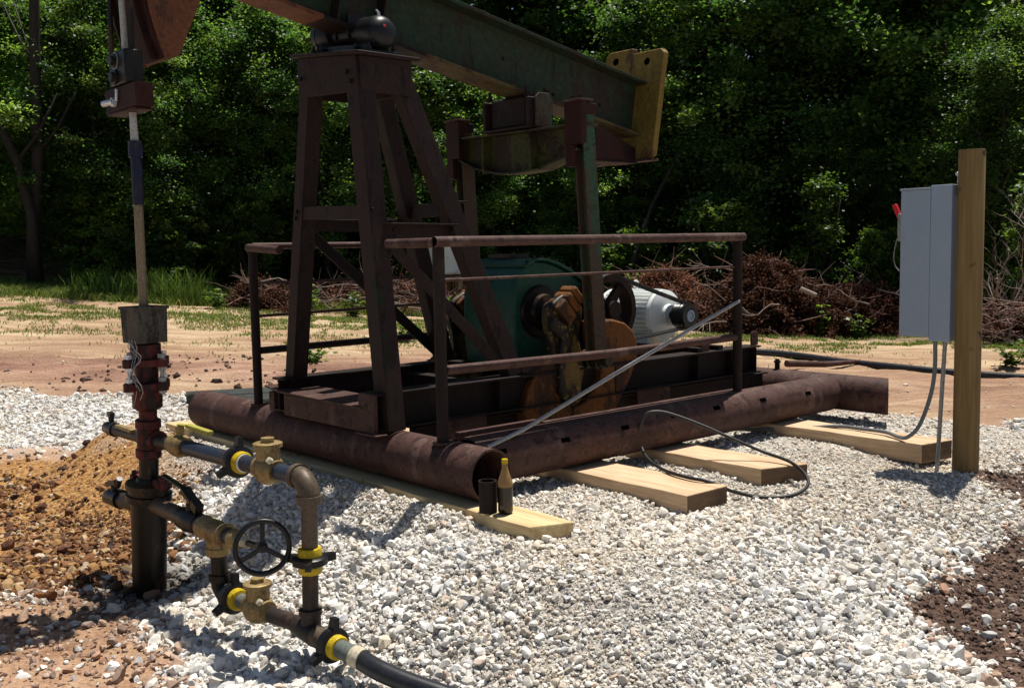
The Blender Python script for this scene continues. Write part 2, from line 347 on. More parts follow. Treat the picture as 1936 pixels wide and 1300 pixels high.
BROWN2 = [(2.98, 6.50), (3.4, 6.75), (4.6, 7.05), (4.8, 6.6), (3.82, 6.35), (3.14, 6.12), (2.98, 6.29)]
STAIN = [(-5.65, 9.0), (-4.75, 9.29), (-4.4, 9.5), (-3.2, 8.3), (-2.79, 7.92), (-2.3, 6.9), (-2.05, 6.25), (-1.95, 5.75), (-2.2, 5.55), (-2.73, 5.5), (-2.87, 5.41), (-3.6, 5.33), (-5.5, 6.2)]
SOIL = [(-2.0, 5.5), (-1.9, 5.05), (-1.72, 4.67), (-1.3, 4.1), (-1.2, 3.0), (-6, 3.0), (-7, 6.5), (-3.77, 5.60), (-2.87, 5.46), (-2.4, 5.58)]
PALE = [(-7, 9.0), (-5.14, 9.9), (-4.4, 9.9), (-3.1, 8.31), (-2.9, 8.0), (-3.4, 8.2), (-4.5, 8.7), (-5.3, 8.6)]
def soften(X, Y, poly, w=.09):
    jx = fbm(X, Y, 3.1, 4, 0) * .5; jy = fbm(X, Y, 3.3, 4, 1) * .5
    acc = 0
    for a in range(5):
        ang = a * 2 * math.pi / 5
        acc = acc + inpoly(X + jx + w * math.cos(ang), Y + jy + w * math.sin(ang), poly)
    return acc / 5
def zones(X, Y):
    X = np.asarray(X, float); Y = np.asarray(Y, float)
    s, t = to_st(X, Y)
    n = fbm(X, Y, .9, 4, 2)
    # gravel: everything near, up to a wavy far edge that runs behind the unit
    edge = np.interp(X, [-20, -7.8, -5.4, -3.85, -2.3, .2, 2.6, 3.3, 5.3, 6.6, 20], [12.9, 12.75, 12.5, 12.2, 13.3, 13.9, 8.6, 8.6, 10.2, 10.3, 10.5])
    g = sm((edge + n * .8 - Y) / .35 + .5)
    brown = np.clip(soften(X, Y, BROWN) + soften(X, Y, BROWN2, .05), 0, 1)
    soil = soften(X, Y, SOIL, .12); stain = soften(X, Y, STAIN, .2); pale = soften(X, Y, PALE, .12)
    g = g * (1 - brown) * (1 - soil) * (1 - pale)
    rut = sm((-.2 - X + n) / 1.5) * np.exp(-((Y - 14.1 - n * 1.2) / 1.25) ** 2) * (1 - g)
    rut = np.clip(rut + .8 * sm((X - 1.5) / 1.5) * np.exp(-((Y - 12.3 - n) / 1.6) ** 2) * (1 - g) * .6, 0, 1)
    return dict(rut=rut, gravel=g, brown=brown, soil=np.clip(soil + .0 * pale, 0, 1), stain=stain * (1 - soil), pale=pale, t=t, s=s)

def axis_vals(a, b, step, lo, hi, grow):
    c = list(np.arange(a, b, step)); st = step; x = b; hi_l = []
    while x < hi: hi_l.append(x); st *= grow; x += st
    hi_l.append(hi); st = step; x = a - step; lo_l = []
    while x > lo: lo_l.append(x); st *= grow; x -= st
    lo_l.append(lo)
    return np.array(lo_l[::-1] + c + hi_l)
def np_mesh(name, V, Fq, mat, smooth=True, attrs=None, nside=4, mat_idx=None):
    me = bpy.data.meshes.new(name); nf = len(Fq)
    me.vertices.add(len(V)); me.vertices.foreach_set('co', np.ascontiguousarray(V, np.float32).ravel())
    me.loops.add(nf * nside); me.loops.foreach_set('vertex_index', np.ascontiguousarray(Fq, np.int32).ravel())
    me.polygons.add(nf); me.polygons.foreach_set('loop_start', np.arange(0, nf * nside, nside, dtype=np.int32))
    me.polygons.foreach_set('use_smooth', np.full(nf, smooth))
    for m_ in (mat if isinstance(mat, list) else [mat]): me.materials.append(M[m_] if isinstance(m_, str) else m_)
    me.update(calc_edges=True)
    for k, (typ, dom, arr) in (attrs or {}).items():
        a = me.attributes.new(k, typ, dom)
        a.data.foreach_set('value' if typ == 'FLOAT' else 'color', np.ascontiguousarray(arr, np.float32).ravel())
    return me

# ground material driven by zone attributes
m, t, b, _ = nt('ground'); M['ground'] = m
v = objvec(t)
def attr(n_):
    a = t.nodes.new('ShaderNodeAttribute'); a.attribute_name = n_; return a.outputs['Fac']
big = noise(t, v, .45, 6, .6); mid = noise(t, v, 3.0, 8, .65); fine = noise(t, v, 28, 6, .7)
streak = noise(t, objvec(t, (.35, 2.4, 1)), 1.3, 8, .62)
sand = ramp(t, streak, [(.28, (.20, .115, .07)), (.45, (.34, .225, .14)), (.6, (.46, .345, .22)), (.75, (.54, .43, .29))])
clay = mixc(t, ramp(t, big, [(.42, (0, 0, 0)), (.6, (1, 1, 1))]), sand, (.27, .16, .105))
sand = mixc(t, attr('far'), clay, sand)
sand = mixc(t, mixc(t, 1, attr('litter'), ramp(t, mid, [(.35, (.2, .2, .2)), (.6, (1, 1, 1))]), 'MULTIPLY'), sand, (.085, .065, .035))
vor = t.nodes.new('ShaderNodeTexVoronoi'); vor.inputs['Scale'].default_value = 42; t.links.new(v, vor.inputs['Vector'])
sepc = t.nodes.new('ShaderNodeSeparateColor'); t.links.new(vor.outputs['Color'], sepc.inputs[0])
gcol = ramp(t, sepc.outputs[0], [(.0, (.18, .16, .14)), (.35, (.33, .30, .265)), (.7, (.47, .44, .395)), (1, (.60, .57, .53))])
gcol = mixc(t, ramp(t, mid, [(.45, (0, 0, 0)), (.7, (.6, .6, .6))]), gcol, (.40, .32, .23))
stn = ramp(t, sepc.outputs[0], [(0, (.16, .075, .03)), (.4, (.31, .155, .05)), (.8, (.41, .23, .085)), (1, (.45, .29, .15))])
soil = ramp(t, mid, [(.3, (.17, .09, .05)), (.5, (.34, .205, .125)), (.75, (.46, .32, .21))])
brn = ramp(t, mid, [(.3, (.05, .03, .022)), (.5, (.095, .057, .042)), (.75, (.16, .10, .075))])
rutc = ramp(t, streak, [(.35, (.16, .085, .06)), (.5, (.27, .155, .11)), (.65, (.40, .26, .18))])
sand = mixc(t, attr('rut'), sand, rutc)
c = mixc(t, attr('gravel'), sand, gcol)
c = mixc(t, attr('pale'), c, (.42, .31, .24)); c = mixc(t, attr('soil'), c, soil)
c = mixc(t, attr('stain'), c, stn); c = mixc(t, attr('brown'), c, brn)
c = mixc(t, attr('oil'), c, (.03, .018, .012))
g = ramp(t, fine, [(.3, (.74, .74, .74)), (.7, (1.2, 1.2, 1.2))]); c = mixc(t, 1, c, g, 'MULTIPLY')
t.links.new(c, b.inputs['Base Color']); b.inputs['Roughness'].default_value = .92; b.inputs['Specular IOR Level'].default_value = .15
hsum = t.nodes.new('ShaderNodeMath'); hsum.operation = 'MULTIPLY_ADD'; hsum.inputs[1].default_value = -.8
t.links.new(vor.outputs['Distance'], hsum.inputs[0]); t.links.new(fine, hsum.inputs[2])
bump(t, hsum.outputs[0], b, .8, .02)

xs = axis_vals(-4.2, 4.6, .045, -90, 90, 1.035); ys = axis_vals(3.2, 11, .045, -30, 120, 1.03)
GX, GY = np.meshgrid(xs, ys, indexing='ij'); GZ = terr(GX, GY)
Z = zones(GX, GY)
wx, wy = W(-1.18, 1.69).x, W(-1.18, 1.69).y
oil = np.exp(-((GX - wx + .05) ** 2 + (GY - wy + .02) ** 2) / .09) * (1 + fbm(GX, GY, 6, 3) * 1.5)
nx, ny = GX.shape; idx = np.arange(nx * ny).reshape(nx, ny)
FQ = np.stack([idx[:-1, :-1], idx[1:, :-1], idx[1:, 1:], idx[:-1, 1:]], -1).reshape(-1, 4)
far_a = sm((GY - 14) / 5); lit = sm((GY - 21.5 + np.clip((GX - 4) * .8, 0, 4)) / 1.5)
at_ = {k: ('FLOAT', 'POINT', Z[k]) for k in ('gravel', 'brown', 'soil', 'stain', 'pale', 'rut')}
at_['oil'] = ('FLOAT', 'POINT', np.clip(oil, 0, 1)); at_['far'] = ('FLOAT', 'POINT', far_a); at_['litter'] = ('FLOAT', 'POINT', lit)
me = np_mesh('ground', np.stack([GX, GY, GZ], -1).reshape(-1, 3), FQ, 'ground', True, at_)
ground = bpy.data.objects.new('ground', me); col.objects.link(ground); ground['kind'] = 'structure'

# ------------------------------------------------------------------ loose stones
def ico(sub_):
    import bmesh
    bm = bmesh.new(); bmesh.ops.create_icosphere(bm, subdivisions=sub_, radius=1)
    V = np.array([v.co[:] for v in bm.verts]); Fc = np.array([[v.index for v in f.verts] for f in bm.faces]); bm.free(); return V, Fc
def rock_variants(sub_, n):
    V, Fc = ico(sub_); out = []
    for k in range(n):
        P = V.copy()
        for _ in range(9 if sub_ > 1 else 3):                      # chop with random planes: angular crushed stone
            d = rng.normal(size=3); d /= np.linalg.norm(d); h = rng.uniform(.38, .75)
            e = P @ d; mk = e > h; P[mk] -= np.outer(e[mk] - h, d)
        P *= rng.uniform(.93, 1.07, P.shape)
        P *= np.array([1, rng.uniform(.65, .95), rng.uniform(.5, .8)]); out.append(P)
    return out, Fc
def rand_rot(n, tilt=.9):
    a = rng.uniform(0, 2 * np.pi, n); ax = rng.normal(0, tilt, n) * .6; ay = rng.normal(0, tilt, n) * .6
    ca, sa, cx, sx, cy, sy = np.cos(a), np.sin(a), np.cos(ax), np.sin(ax), np.cos(ay), np.sin(ay); z = np.zeros(n); o = np.ones(n)
    Rz = np.stack([ca, -sa, z, sa, ca, z, z, z, o], -1).reshape(n, 3, 3)
    Rx = np.stack([o, z, z, z, cx, -sx, z, sx, cx], -1).reshape(n, 3, 3)
    Ry = np.stack([cy, z, sy, z, o, z, -sy, z, cy], -1).reshape(n, 3, 3)
    return Rx @ Ry @ Rz
def scatter_stones(name, X, Y, Zc, size, colr, sub_):
    vs, Fc = rock_variants(sub_, 10); n = len(X); nv = len(vs[0])
    RM = rand_rot(n); kind = rng.integers(0, 10, n); base = np.stack(vs)[kind]
    P = np.einsum('nij,nvj->nvi', RM, base) * size[:, None, None]
    P[:, :, 0] += X[:, None]; P[:, :, 1] += Y[:, None]; P[:, :, 2] += Zc[:, None]
    FA = (Fc[None] + (np.arange(n) * nv)[:, None, None]).reshape(-1, 3)
    colv = np.repeat(np.concatenate([colr, np.ones((n, 1))], 1), nv, 0)
    me = np_mesh(name, P.reshape(-1, 3), FA, 'stone', False, {'col': ('FLOAT_COLOR', 'POINT', colv)}, 3)
    return me
m, t, b, _ = nt('limestone'); M['stone'] = m
a = t.nodes.new('ShaderNodeAttribute'); a.attribute_name = 'col'
v = objvec(t); n1 = noise(t, v, 60, 5, .7)
c = mixc(t, 1, a.outputs['Color'], ramp(t, n1, [(.3, (.80, .78, .75)), (.7, (1.12, 1.12, 1.12))]), 'MULTIPLY')
t.links.new(c, b.inputs['Base Color']); b.inputs['Roughness'].default_value = .85; b.inputs['Specular IOR Level'].default_value = .25
bump(t, n1, b, .3, .004)
PAL = np.array([(.68, .665, .635), (.80, .79, .765), (.60, .585, .56), (.48, .48, .48), (.58, .54, .48), (.66, .63, .585), (.38, .36, .34), (.48, .49, .52), (.60, .49, .42)])
PALP = np.array([.25, .2, .16, .09, .09, .11, .04, .03, .03])
STP = np.array([(.20, .095, .04), (.32, .18, .07), (.13, .06, .035), (.40, .28, .15), (.07, .04, .03), (.5, .42, .31), (.27, .125, .05)])
STPP = np.array([.22, .2, .16, .12, .12, .06, .12])
def stones(n, x0, x1, y0, y1, smin, smed, sub_, keepf, name):
    X = rng.uniform(x0, x1, n); Y = rng.uniform(y0, y1, n)
    ang = np.abs(X) < (Y * .56 + .35)
    X, Y = X[ang], Y[ang]
    zz = zones(X, Y); dd = pad_d(X, Y)
    coarse = np.clip(.24 + dd * .66 + fbm(X, Y, .8, 3, 1) * 1.1, .14, 1.1)
    p = keepf(zz, X, Y, coarse); kp = rng.random(len(X)) < p
    X, Y, coarse = X[kp], Y[kp], coarse[kp]; zz = {k: v_[kp] for k, v_ in zz.items()}
    s_ = np.clip(rng.lognormal(np.log(smed), .50, len(X)), smin, .05) * (.45 + .65 * coarse)
    wet = np.exp(-((X - wx) ** 2 + (Y - wy) ** 2) / .10)
    cc = PAL[rng.choice(len(PAL), len(X), p=PALP)]
    st = STP[rng.choice(len(STP), len(X), p=STPP)]
    k = (rng.random(len(X)) < np.clip(zz['stain'] * 1.1, 0, 1))[:, None]
    cc = np.where(k, st, cc)
    so = (rng.random(len(X)) < np.clip(zz['soil'] * .75 + zz['brown'] * .35, 0, 1))[:, None]
    cc = np.where(so, cc * np.array([.62, .45, .36]), cc)
    tn = (rng.random(len(X)) < .55 * np.clip(fbm(X, Y, 1.1, 3, 2) * 3 + .2, 0, 1))[:, None]
    cc = np.where(tn, cc * np.array([.88, .82, .74]), cc)
    fine_ = (smed < .012)
    if fine_: cc = cc * np.array([.90, .87, .82])  # tans and darkens the chips, painting shadow in among the larger stones
    ff = sm((.35 - dd) / .4)[kp][:, None]; cc = cc * (1 - ff * np.array([.03, .07, .13]))
    cc = cc * (1 - .9 * np.clip(wet, 0, 1))[:, None] * rng.uniform(.8, 1.12, (len(X), 1))
    Zc = terr(X, Y) + s_ * rng.uniform(-.15, .55, len(X))
    return scatter_stones(name, X, Y, Zc, s_, np.clip(cc, 0, .9), sub_)
def keep_near(zz, X, Y, c): return np.clip(zz['gravel'] * (1 - .25 * zz['stain']) * (1 - .8 * zz['stain'] * sm((Y - 6.9 + (X + 3.2) * .8 - fbm(X, Y, 2, 3) * 1.2) / .8)) + zz['brown'] * .04 + zz['soil'] * .07 + zz['pale'] * .05, 0, 1)
def keep_far(zz, X, Y, c): return np.clip(zz['gravel'] * (1 - .8 * zz['stain'] * sm((Y - 6.9 + (X + 3.2) * .8 - fbm(X, Y, 2, 3) * 1.2) / .8)) + zz['brown'] * .05 + zz['soil'] * .1 + zz['pale'] * .03 + .004, 0, 1)
M_st = [('gravel', stones(75000, -3.2, 3.6, 3.2, 6.6, .005, .0165, 2, keep_near, 'gravel')),
        ('gravel_chips', stones(150000, -3.2, 3.6, 3.2, 7.0, .003, .0088, 1, keep_near, 'gravel_chips')),
        ('far_gravel', stones(170000, -7.5, 6.5, 6.4, 14.5, .006, .013, 1, keep_far, 'far_gravel'))]
for nm, me in M_st:
    o = bpy.data.objects.new(nm, me); col.objects.link(o)
    tag(o, {'gravel': 'white crushed limestone gravel heaped around the wellhead and timbers', 'gravel_chips': 'small pale gravel chips filling in between the larger foreground stones', 'far_gravel': 'pale gravel spread beside and behind the pumping unit'}[nm], 'gravel', kind='stuff')

n = 60000; X = rng.uniform(1.6, 4.6, n); Y = rng.uniform(3.4, 7.1, n); zz = zones(X, Y); k = rng.random(n) < zz['brown'] * .55
X2 = rng.uniform(-7.5, 0, 5000); Y2 = rng.uniform(12.2, 15.8, 5000); k2 = rng.random(5000) < zones(X2, Y2)['rut'] * .35 * (fbm(X2, Y2, .9, 3) > .06)
X3 = rng.uniform(-4, -1.2, 9000); Y3 = rng.uniform(3.4, 5.8, 9000); k3 = rng.random(9000) < zones(X3, Y3)['soil'] * .25
X = np.concatenate([X[k], X2[k2], X3[k3]]); Y = np.concatenate([Y[k], Y2[k2], Y3[k3]]); nn = len(X)
base_c = np.array([(.08, .048, .036), (.12, .076, .056), (.05, .031, .024), (.16, .105, .078)])[rng.integers(0, 4, nn)]
base_c[k.sum() + k2.sum():] = base_c[k.sum() + k2.sum():] * 2.4
sz = rng.lognormal(np.log(.010), .5, nn).clip(.004, .04); sz[k.sum():k.sum() + k2.sum()] *= 2.6
o = bpy.data.objects.new('soil_clods', scatter_stones('soil_clods', X, Y, terr(X, Y), sz, base_c, 1)); col.objects.link(o)
tag(o, 'loose brown soil crumbs on the bare dirt patches and wheel ruts', 'soil', kind='stuff')

def gz(s, t):
    p = W(s, t); return float(terr(np.array([p.x]), np.array([p.y]))[0])
# ================================================================== PUMPING UNIT
PJ = thing('pumpjack', 'rusty brown pumping unit with green beam and yellow tail plates on a pipe skid', 'pumpjack', (2.0, 1.7, 0))
R_P = .145; ZP = .08 + R_P
def skid_pipe(name, p0, p1, slots=(), cut=0):
    mb = MB(); p0 = Vector(p0); p1 = Vector(p1); L = (p1 - p0).length; d = (p1 - p0) / L
    prof = [(0.03, R_P - .012), (0, R_P - .012), (0, R_P), (L * .25, R_P), (L * .5, R_P), (L * .75, R_P), (L, R_P), (L, R_P - .012), (L - .03, R_P - .012), (L - .6, R_P - .012), (L - .6, .001)]
    n0 = len(mb.v)
    mb.lathe(p0, d, [(.6, .001), (.6, R_P - .012)] + prof, 40, True, False)
    if cut:                                        # far end sheared on the slant
        for i in range(n0, len(mb.v)):
            v_ = Vector(mb.v[i])
            if (v_ - p1).dot(d) > -.04:
                hgt = (v_.z - p1.z) / R_P
                v_.y += (v_.x - p1.x) * .55; mb.v[i] = tuple(v_)
    return mb.build(name, 'rust', PJ)
fp = skid_pipe('skid_pipe', (.14, 3.74, ZP), (.14, .255, ZP))
sp = skid_pipe('skid_pipe', (.272, .62, ZP), (4.02, .62, ZP))
skid_pipe('skid_pipe', (.272, 2.78, ZP), (4.02, 2.78, ZP))
rp = skid_pipe('skid_pipe', (4.16, 3.4, ZP), (4.16, .15, ZP), cut=.03)
for s_, z_ in ((.419, .285), (.927, .282), (1.461, .288), (1.96, .305), (2.421, .302), (2.972, .298), (3.559, .285)):
    mb = MB(); a0 = math.asin((z_ - ZP) / R_P)
    c_ = Vector((s_, .62 - math.cos(a0) * R_P, z_)); n_ = Vector((0, -math.cos(a0), math.sin(a0)))
    mb.bar(c_ - Vector((.035, 0, 0)), c_ + Vector((.035, 0, 0)), .028, .006, n_); mb.build('drain_slot', 'hole', sp)
# weld beads where the rail posts meet the pipe
mb = MB()
for t_ in (.62, 2.77): mb.tube([(.1 + math.cos(a) * .05, t_ + math.sin(a) * .05, .363 + .0 * a) for a in np.linspace(0, 6.28, 14)], .009, 6)
mb.build('weld_bead', 'rust', fp)
# main beams and lower members
for t_, nm in ((1.18, 'n'), (2.28, 'f')):
    MB().ibeam((-.005, t_, .49), (3.82, t_, .49), .225, .16, .014, .012).build('skid_beam', 'rust_dark', PJ, bevel=.002)
    MB().ibeam((.29, t_ + .02, .262), (3.98, t_ + .02, .262), .20, .12, .012, .010).build('lower_beam', 'rust_dark', PJ, bevel=.002)
for s_ in (1.05, 2.1, 2.9, 3.7):
    MB().ibeam((s_, 1.262, .47), (s_, 2.198, .47), .16, .10, .01, .01).build('cross_member', 'rust_dark', PJ, bevel=.002)
for s0, s1 in ((.525, .85), (2.31, 2.68)):
    MB().box(s0, s1, 1.128, 1.139, .25, .395).build('gusset_plate', 'rust', PJ, bevel=.002)
for s_ in (.95, 1.5, 2.05, 3.0, 3.45, 3.76):
    MB().box(s_ - .005, s_ + .005, 1.105, 1.172, .393, .586).build('web_stiffener', 'rust_dark', PJ, bevel=.001)
# front box girder the post stands on
mb = MB(); mb.box(-.012, .20, 1.26, 2.20, .362, .50); mb.box(.002, .19, 2.36, 2.43, .362, .50)
mb.build('front_girder', 'rust', PJ, bevel=.004)
mb = MB(); mb.add([(-.05, 1.22, .505), (.25, 1.22, .512), (.25, 2.50, .520), (.02, 2.52, .520), (-.05, 2.2, .515), (-.05, 1.22, .517), (.25, 1.22, .524), (.25, 2.50, .532), (.02, 2.52, .532), (-.05, 2.2, .527)],
    [(0, 1, 2, 3, 4), (9, 8, 7, 6, 5), (0, 5, 6, 1), (1, 6, 7, 2), (2, 7, 8, 3), (3, 8, 9, 4), (4, 9, 5, 0)]); mb.build('deck_plate', 'rust', PJ)
MB().box(-.035, -.005, 1.10, 1.262, .362, .60).build('girder_end_plate', 'rust', PJ, bevel=.003)
MB().box(-.06, .02, 1.04, 1.26, .358, .368).build('gusset_plate', 'rust', PJ, bevel=.001)
MB().bar((1.0, .76, .335), (3.05, .76, .335), .04, .04).build('angle_iron', 'rust', PJ, bevel=.003)
MB().bar((.32, .77, .36), (.95, .77, .36), .035, .03).build('angle_iron', 'rust', PJ, bevel=.003)
for s_ in (3.12, 3.775):
    mb = MB(); z0, z1 = .606, .72
    ring_o = [(s_ - .045, z0), (s_ + .045, z0), (s_ + .045, z1 - .02), (s_ + .03, z1), (s_ - .03, z1), (s_ - .045, z1 - .02)]
    mb.prism(ring_o, 1.13, 1.145); lug = mb.build('lifting_lug', 'rust', PJ, bevel=.002)
    MB().cyl((s_, 1.128, .675), (s_, 1.1475, .675), .015, seg=16).build('lug_hole', 'white', lug) if False else None
# sampson post ------------------------------------------------------
CT = 1.68
def channel(name, p0, p1, w, d, upv, parent, mat='rust_leg'):
    mb = MB(); p0 = Vector(p0); p1 = Vector(p1); dd = (p1 - p0).normalized(); u = Vector(upv); x = dd.cross(u).normalized(); u = x.cross(dd).normalized()
    mb.bar(p0 + u * (d / 2 - .006), p1 + u * (d / 2 - .006), w, .012, u)
    mb.bar(p0 + x * (w / 2 - .006) - u * .0065, p1 + x * (w / 2 - .006) - u * .0065, .012, d - .013, u)
    mb.bar(p0 - x * (w / 2 - .006) - u * .0065, p1 - x * (w / 2 - .006) - u * .0065, .012, d - .013, u)
    return mb.build(name, mat, parent, bevel=.002)
F_ = (-1, 0, 0)
POST = [((.13, 2.285, .533), (.15, 1.95, 2.62), .105, .11), ((.10, 1.115, .37), (.13, 1.40, 2.585), .125, .12)]
channel('post_leg', *POST[0], F_, PJ); channel('post_leg', *POST[1], F_, PJ)
channel('post_leg', (1.12, 1.18, .604), (.40, 1.42, 2.58), .12, .10, (0, -1, 0), PJ)
channel('post_leg', (1.36, 2.22, .604), (.72, 2.03, 2.50), .12, .10, (0, -1, 0), PJ)
def ztop(t_): return 2.583 + (t_ - 1.28) * .115
def zbot(t_): return 2.375 + (t_ - 1.28) * .06
def capwall(mb, s0, s1, t0, t1):
    v_ = [(s0, t0, zbot(t0)), (s1, t0, zbot(t0)), (s1, t1, zbot(t1)), (s0, t1, zbot(t1)), (s0, t0, ztop(t0)), (s1, t0, ztop(t0)), (s1, t1, ztop(t1)), (s0, t1, ztop(t1))]
    mb.add(v_, [(3, 2, 1, 0), (4, 5, 6, 7), (0, 1, 5, 4), (1, 2, 6, 5), (2, 3, 7, 6), (3, 0, 4, 7)])
mb = MB(); capwall(mb, .085, .46, 1.31, 1.325); capwall(mb, .085, .46, 2.015, 2.03); capwall(mb, .078, .09, 1.3253, 2.0147); capwall(mb, .45, .4605, 1.3253, 2.0147)
mb.build('post_cap', 'rust_leg', PJ, bevel=.003)
mb = MB(); V8 = [(s_, t_, ztop(t_) + dz_) for dz_ in (.001, .024) for s_, t_ in ((.05, 1.275), (.50, 1.275), (.50, 2.065), (.05, 2.065))]
mb.add(V8, [(3, 2, 1, 0), (4, 5, 6, 7), (0, 1, 5, 4), (1, 2, 6, 5), (2, 3, 7, 6), (3, 0, 4, 7)]); mb.build('cap_plate', 'rust_leg', PJ, bevel=.004)
# braces
MB().bar((.10, 2.05, 1.69), (.10, 1.26, 1.665), .012, .085, (0, 0, 1)).build('post_brace', 'rust_leg', PJ, bevel=.002)
mb = MB(); mb.bar((.15, 1.21, 1.545), (.72, 1.30, 1.545), .012, .09); mb.bar((.15, 1.17, 1.594), (.72, 1.26, 1.594), .085, .01); mb.build('post_brace', 'rust_leg', PJ, bevel=.002)
mb = MB(); mb.bar((.20, 2.16, 1.615), (1.0, 2.16, 1.615), .012, .08); mb.bar((.20, 2.20, 1.66), (1.0, 2.20, 1.66), .085, .01); mb.build('post_brace', 'rust_leg', PJ, bevel=.002)
mb = MB(); mb.bar((.80, 1.33, 1.70), (.98, 2.10, 1.70), .012, .08); mb.bar((.84, 1.33, 1.745), (1.02, 2.10, 1.745), .085, .01); mb.build('post_brace', 'rust_leg', PJ, bevel=.002)
MB().bar((.20, 2.255, 1.62), (1.38, 2.25, .62), .014, .075, (0, 0, 1)).build('diagonal_brace', 'rust_dark', PJ, bevel=.002)
MB().bar((.18, 1.165, 1.46), (.98, 1.165, .70), .012, .07, (0, 0, 1)).build('diagonal_brace', 'rust_leg', PJ, bevel=.002)
for s_, t_, z_ in ((.093, 2.10, 1.70), (.093, 1.225, 1.68), (.20, 1.15, 1.52), (.20, 1.15, 1.56), (.69, 1.235, 1.545), (.093, 2.12, 1.66), (.07, 1.95, 2.53), (.07, 1.42, 2.50), (.07, 1.38, 2.44)):
    MB().hexnut((s_ - .004, t_, z_), (s_ - .022, t_, z_), .014).build('bolt', 'rust_dark', PJ)
# saddle bearing on the cap
sb = MB(); sb.box(.17, .38, 1.33, 2.02, 2.7015, 2.722); sb.box(.20, .36, 1.40, 1.98, 2.7225, 2.76)
sad = sb.build('saddle_bearing', 'black', PJ, bevel=.003)
def bear(t0, t1):
    mb = MB(); L = abs(t1 - t0); mb.lathe((.275, t0, 2.83), (0, 1 if t1 > t0 else -1, 0), [(0, .05), (0, .085), (.02, .098), (L * .55, .098), (L * .56, .102), (L * .7, .102), (L - .045, .098), (L - .012, .08), (L, .055), (L + .006, .02), (L + .007, 0.001)], 32)
    mb.box(.20, .35, min(t0, t1) + .03, max(t0, t1) - .03, 2.765, 2.80)
    o = mb.build('bearing_housing', 'black', sad)
bear(1.52, 1.30); bear(1.84, 2.06)
mb = MB(); mb.cyl((.275, 1.38, 2.92), (.275, 1.38, 2.95), .010, seg=8); mb.cyl((.275, 1.38, 2.95), (.262, 1.385, 2.965), .006, seg=8); mb.build('grease_fitting', 'steel', sad)
MB().lathe((.255, 1.294, 2.865), (0, -1, .12), [(0, .009), (.004, .008), (.006, .001)], 12).build('red_marker', 'red', sad)
for t_ in (1.36, 1.50, 1.88, 1.99):
    for s_ in (.185, .365):
        mb = MB(); mb.hexnut((s_, t_, 2.7225), (s_, t_, 2.745), .018); mb.cyl((s_, t_, 2.745), (s_, t_, 2.765), .009, seg=8); mb.build('bolt', 'black', sad)
mb = MB(); mb.cyl((.275, 1.53, 2.83), (.275, 1.86, 2.83), .06); mb.bar((.275, 1.62, 2.80), (.275, 1.62, 2.955), .14, .02, (0, 1, 0)); mb.bar((.275, 1.77, 2.80), (.275, 1.77, 2.955), .14, .02, (0, 1, 0)); mb.build('saddle', 'grease', sad)
for o_ in [sad] + list(sad.children):
    for v_ in o_.data.vertices: v_.co.z += -.0955 + (v_.co.y + 1.7 - 1.28) * .115
# walking beam: slopes down to the tail
BT = 1.70; SL = -.185
def zb(s_): return 2.782 + (s_ - .30) * SL + .0     # underside of the beam
bh = .44; dv = Vector((1, 0, SL)).normalized(); nv = Vector((-dv.z, 0, dv.x))
def bp(s_, h): return Vector((s_, BT, zb(s_))) + nv * h
mb = MB(); mb.bar(bp(-.72, bh / 2), bp(2.89, bh / 2), .018, bh - .05, nv)
mb.bar(bp(-.72, bh / 2), bp(-.70, bh / 2), .2, bh - .05, nv)
wb = mb.build('walking_beam', 'beam', PJ, bevel=.002)
MB().bar(bp(.78, .012), bp(2.91, .012), .235, .024, nv).build('bottom_flange', 'beam_flange', wb, bevel=.003)
MB().bar(bp(-.72, .0125), bp(.02, .0125), .235, .024, nv).build('bottom_flange', 'head', wb, bevel=.003)
MB().bar(bp(.02, .012), bp(.78, .012), .235, .024, nv).build('bottom_flange', 'rust_dark', wb, bevel=.003)
MB().bar(bp(-.72, bh - .012), bp(2.95, bh - .012), .235, .024, nv).build('top_flange', 'beam', wb, bevel=.003)
for s_ in (.12, .44):
    MB().bar(bp(s_, .03), bp(s_, bh - .03), .21, .014, dv).build('beam_stiffener', 'rust_leg', wb)
for s_, h in ((1.95, .11), (2.01, .105), (2.18, .10), (2.34, .09), (1.5, .22), (2.5, .16)):
    MB().lathe(bp(s_, h) + Vector((0, -.010, 0)), (0, -1, 0), [(0, .013), (.008, .012), (.012, .001)], 8).build('rivet', 'rust_dark', wb)
# horsehead
hp = [(-1.065, 2.475), (-.99, 2.470), (-.93, 2.50), (-.60, 3.28), (-.55, 3.62), (-.60, 3.95), (-.95, 4.05)]
arc = [(.3 - 1.42 * math.cos(a), 3.02 + 1.42 * math.sin(a)) for a in np.linspace(R(42), R(-22.5), 14)]
HS = .0
mb = MB(); mb.prism(hp[1:] + arc, 1.505, 1.52); mb.prism(hp[1:] + arc, 1.955, 1.97)
hh = mb.build('horsehead', 'head', PJ, bevel=.004)
mb = MB()
for (a0, b0), (a1, b1) in zip(arc[:-1], arc[1:]):
    mb.bar((a0 - .006, 1.7375, b0), (a1 - .006, 1.7375, b1), .434, .012, (-1, 0, 0))
mb.build('wear_plate', 'head_dark', hh)
for t_ in (1.60, 1.90):
    mb = MB()
    for (a0, b0), (a1, b1) in zip(arc[:-1], arc[1:]): mb.bar((a0 - .025, t_, b0), (a1 - .025, t_, b1), .02, .03, (-1, 0, 0))
    mb.build('wireline_guide', 'head_dark', hh)
mb = MB(); mb.prism([(-.96, 2.52), (-.935, 2.50), (-.60, 3.28), (-.62, 3.30)], 1.5203, 1.9547); mb.build('back_plate', 'head', hh)
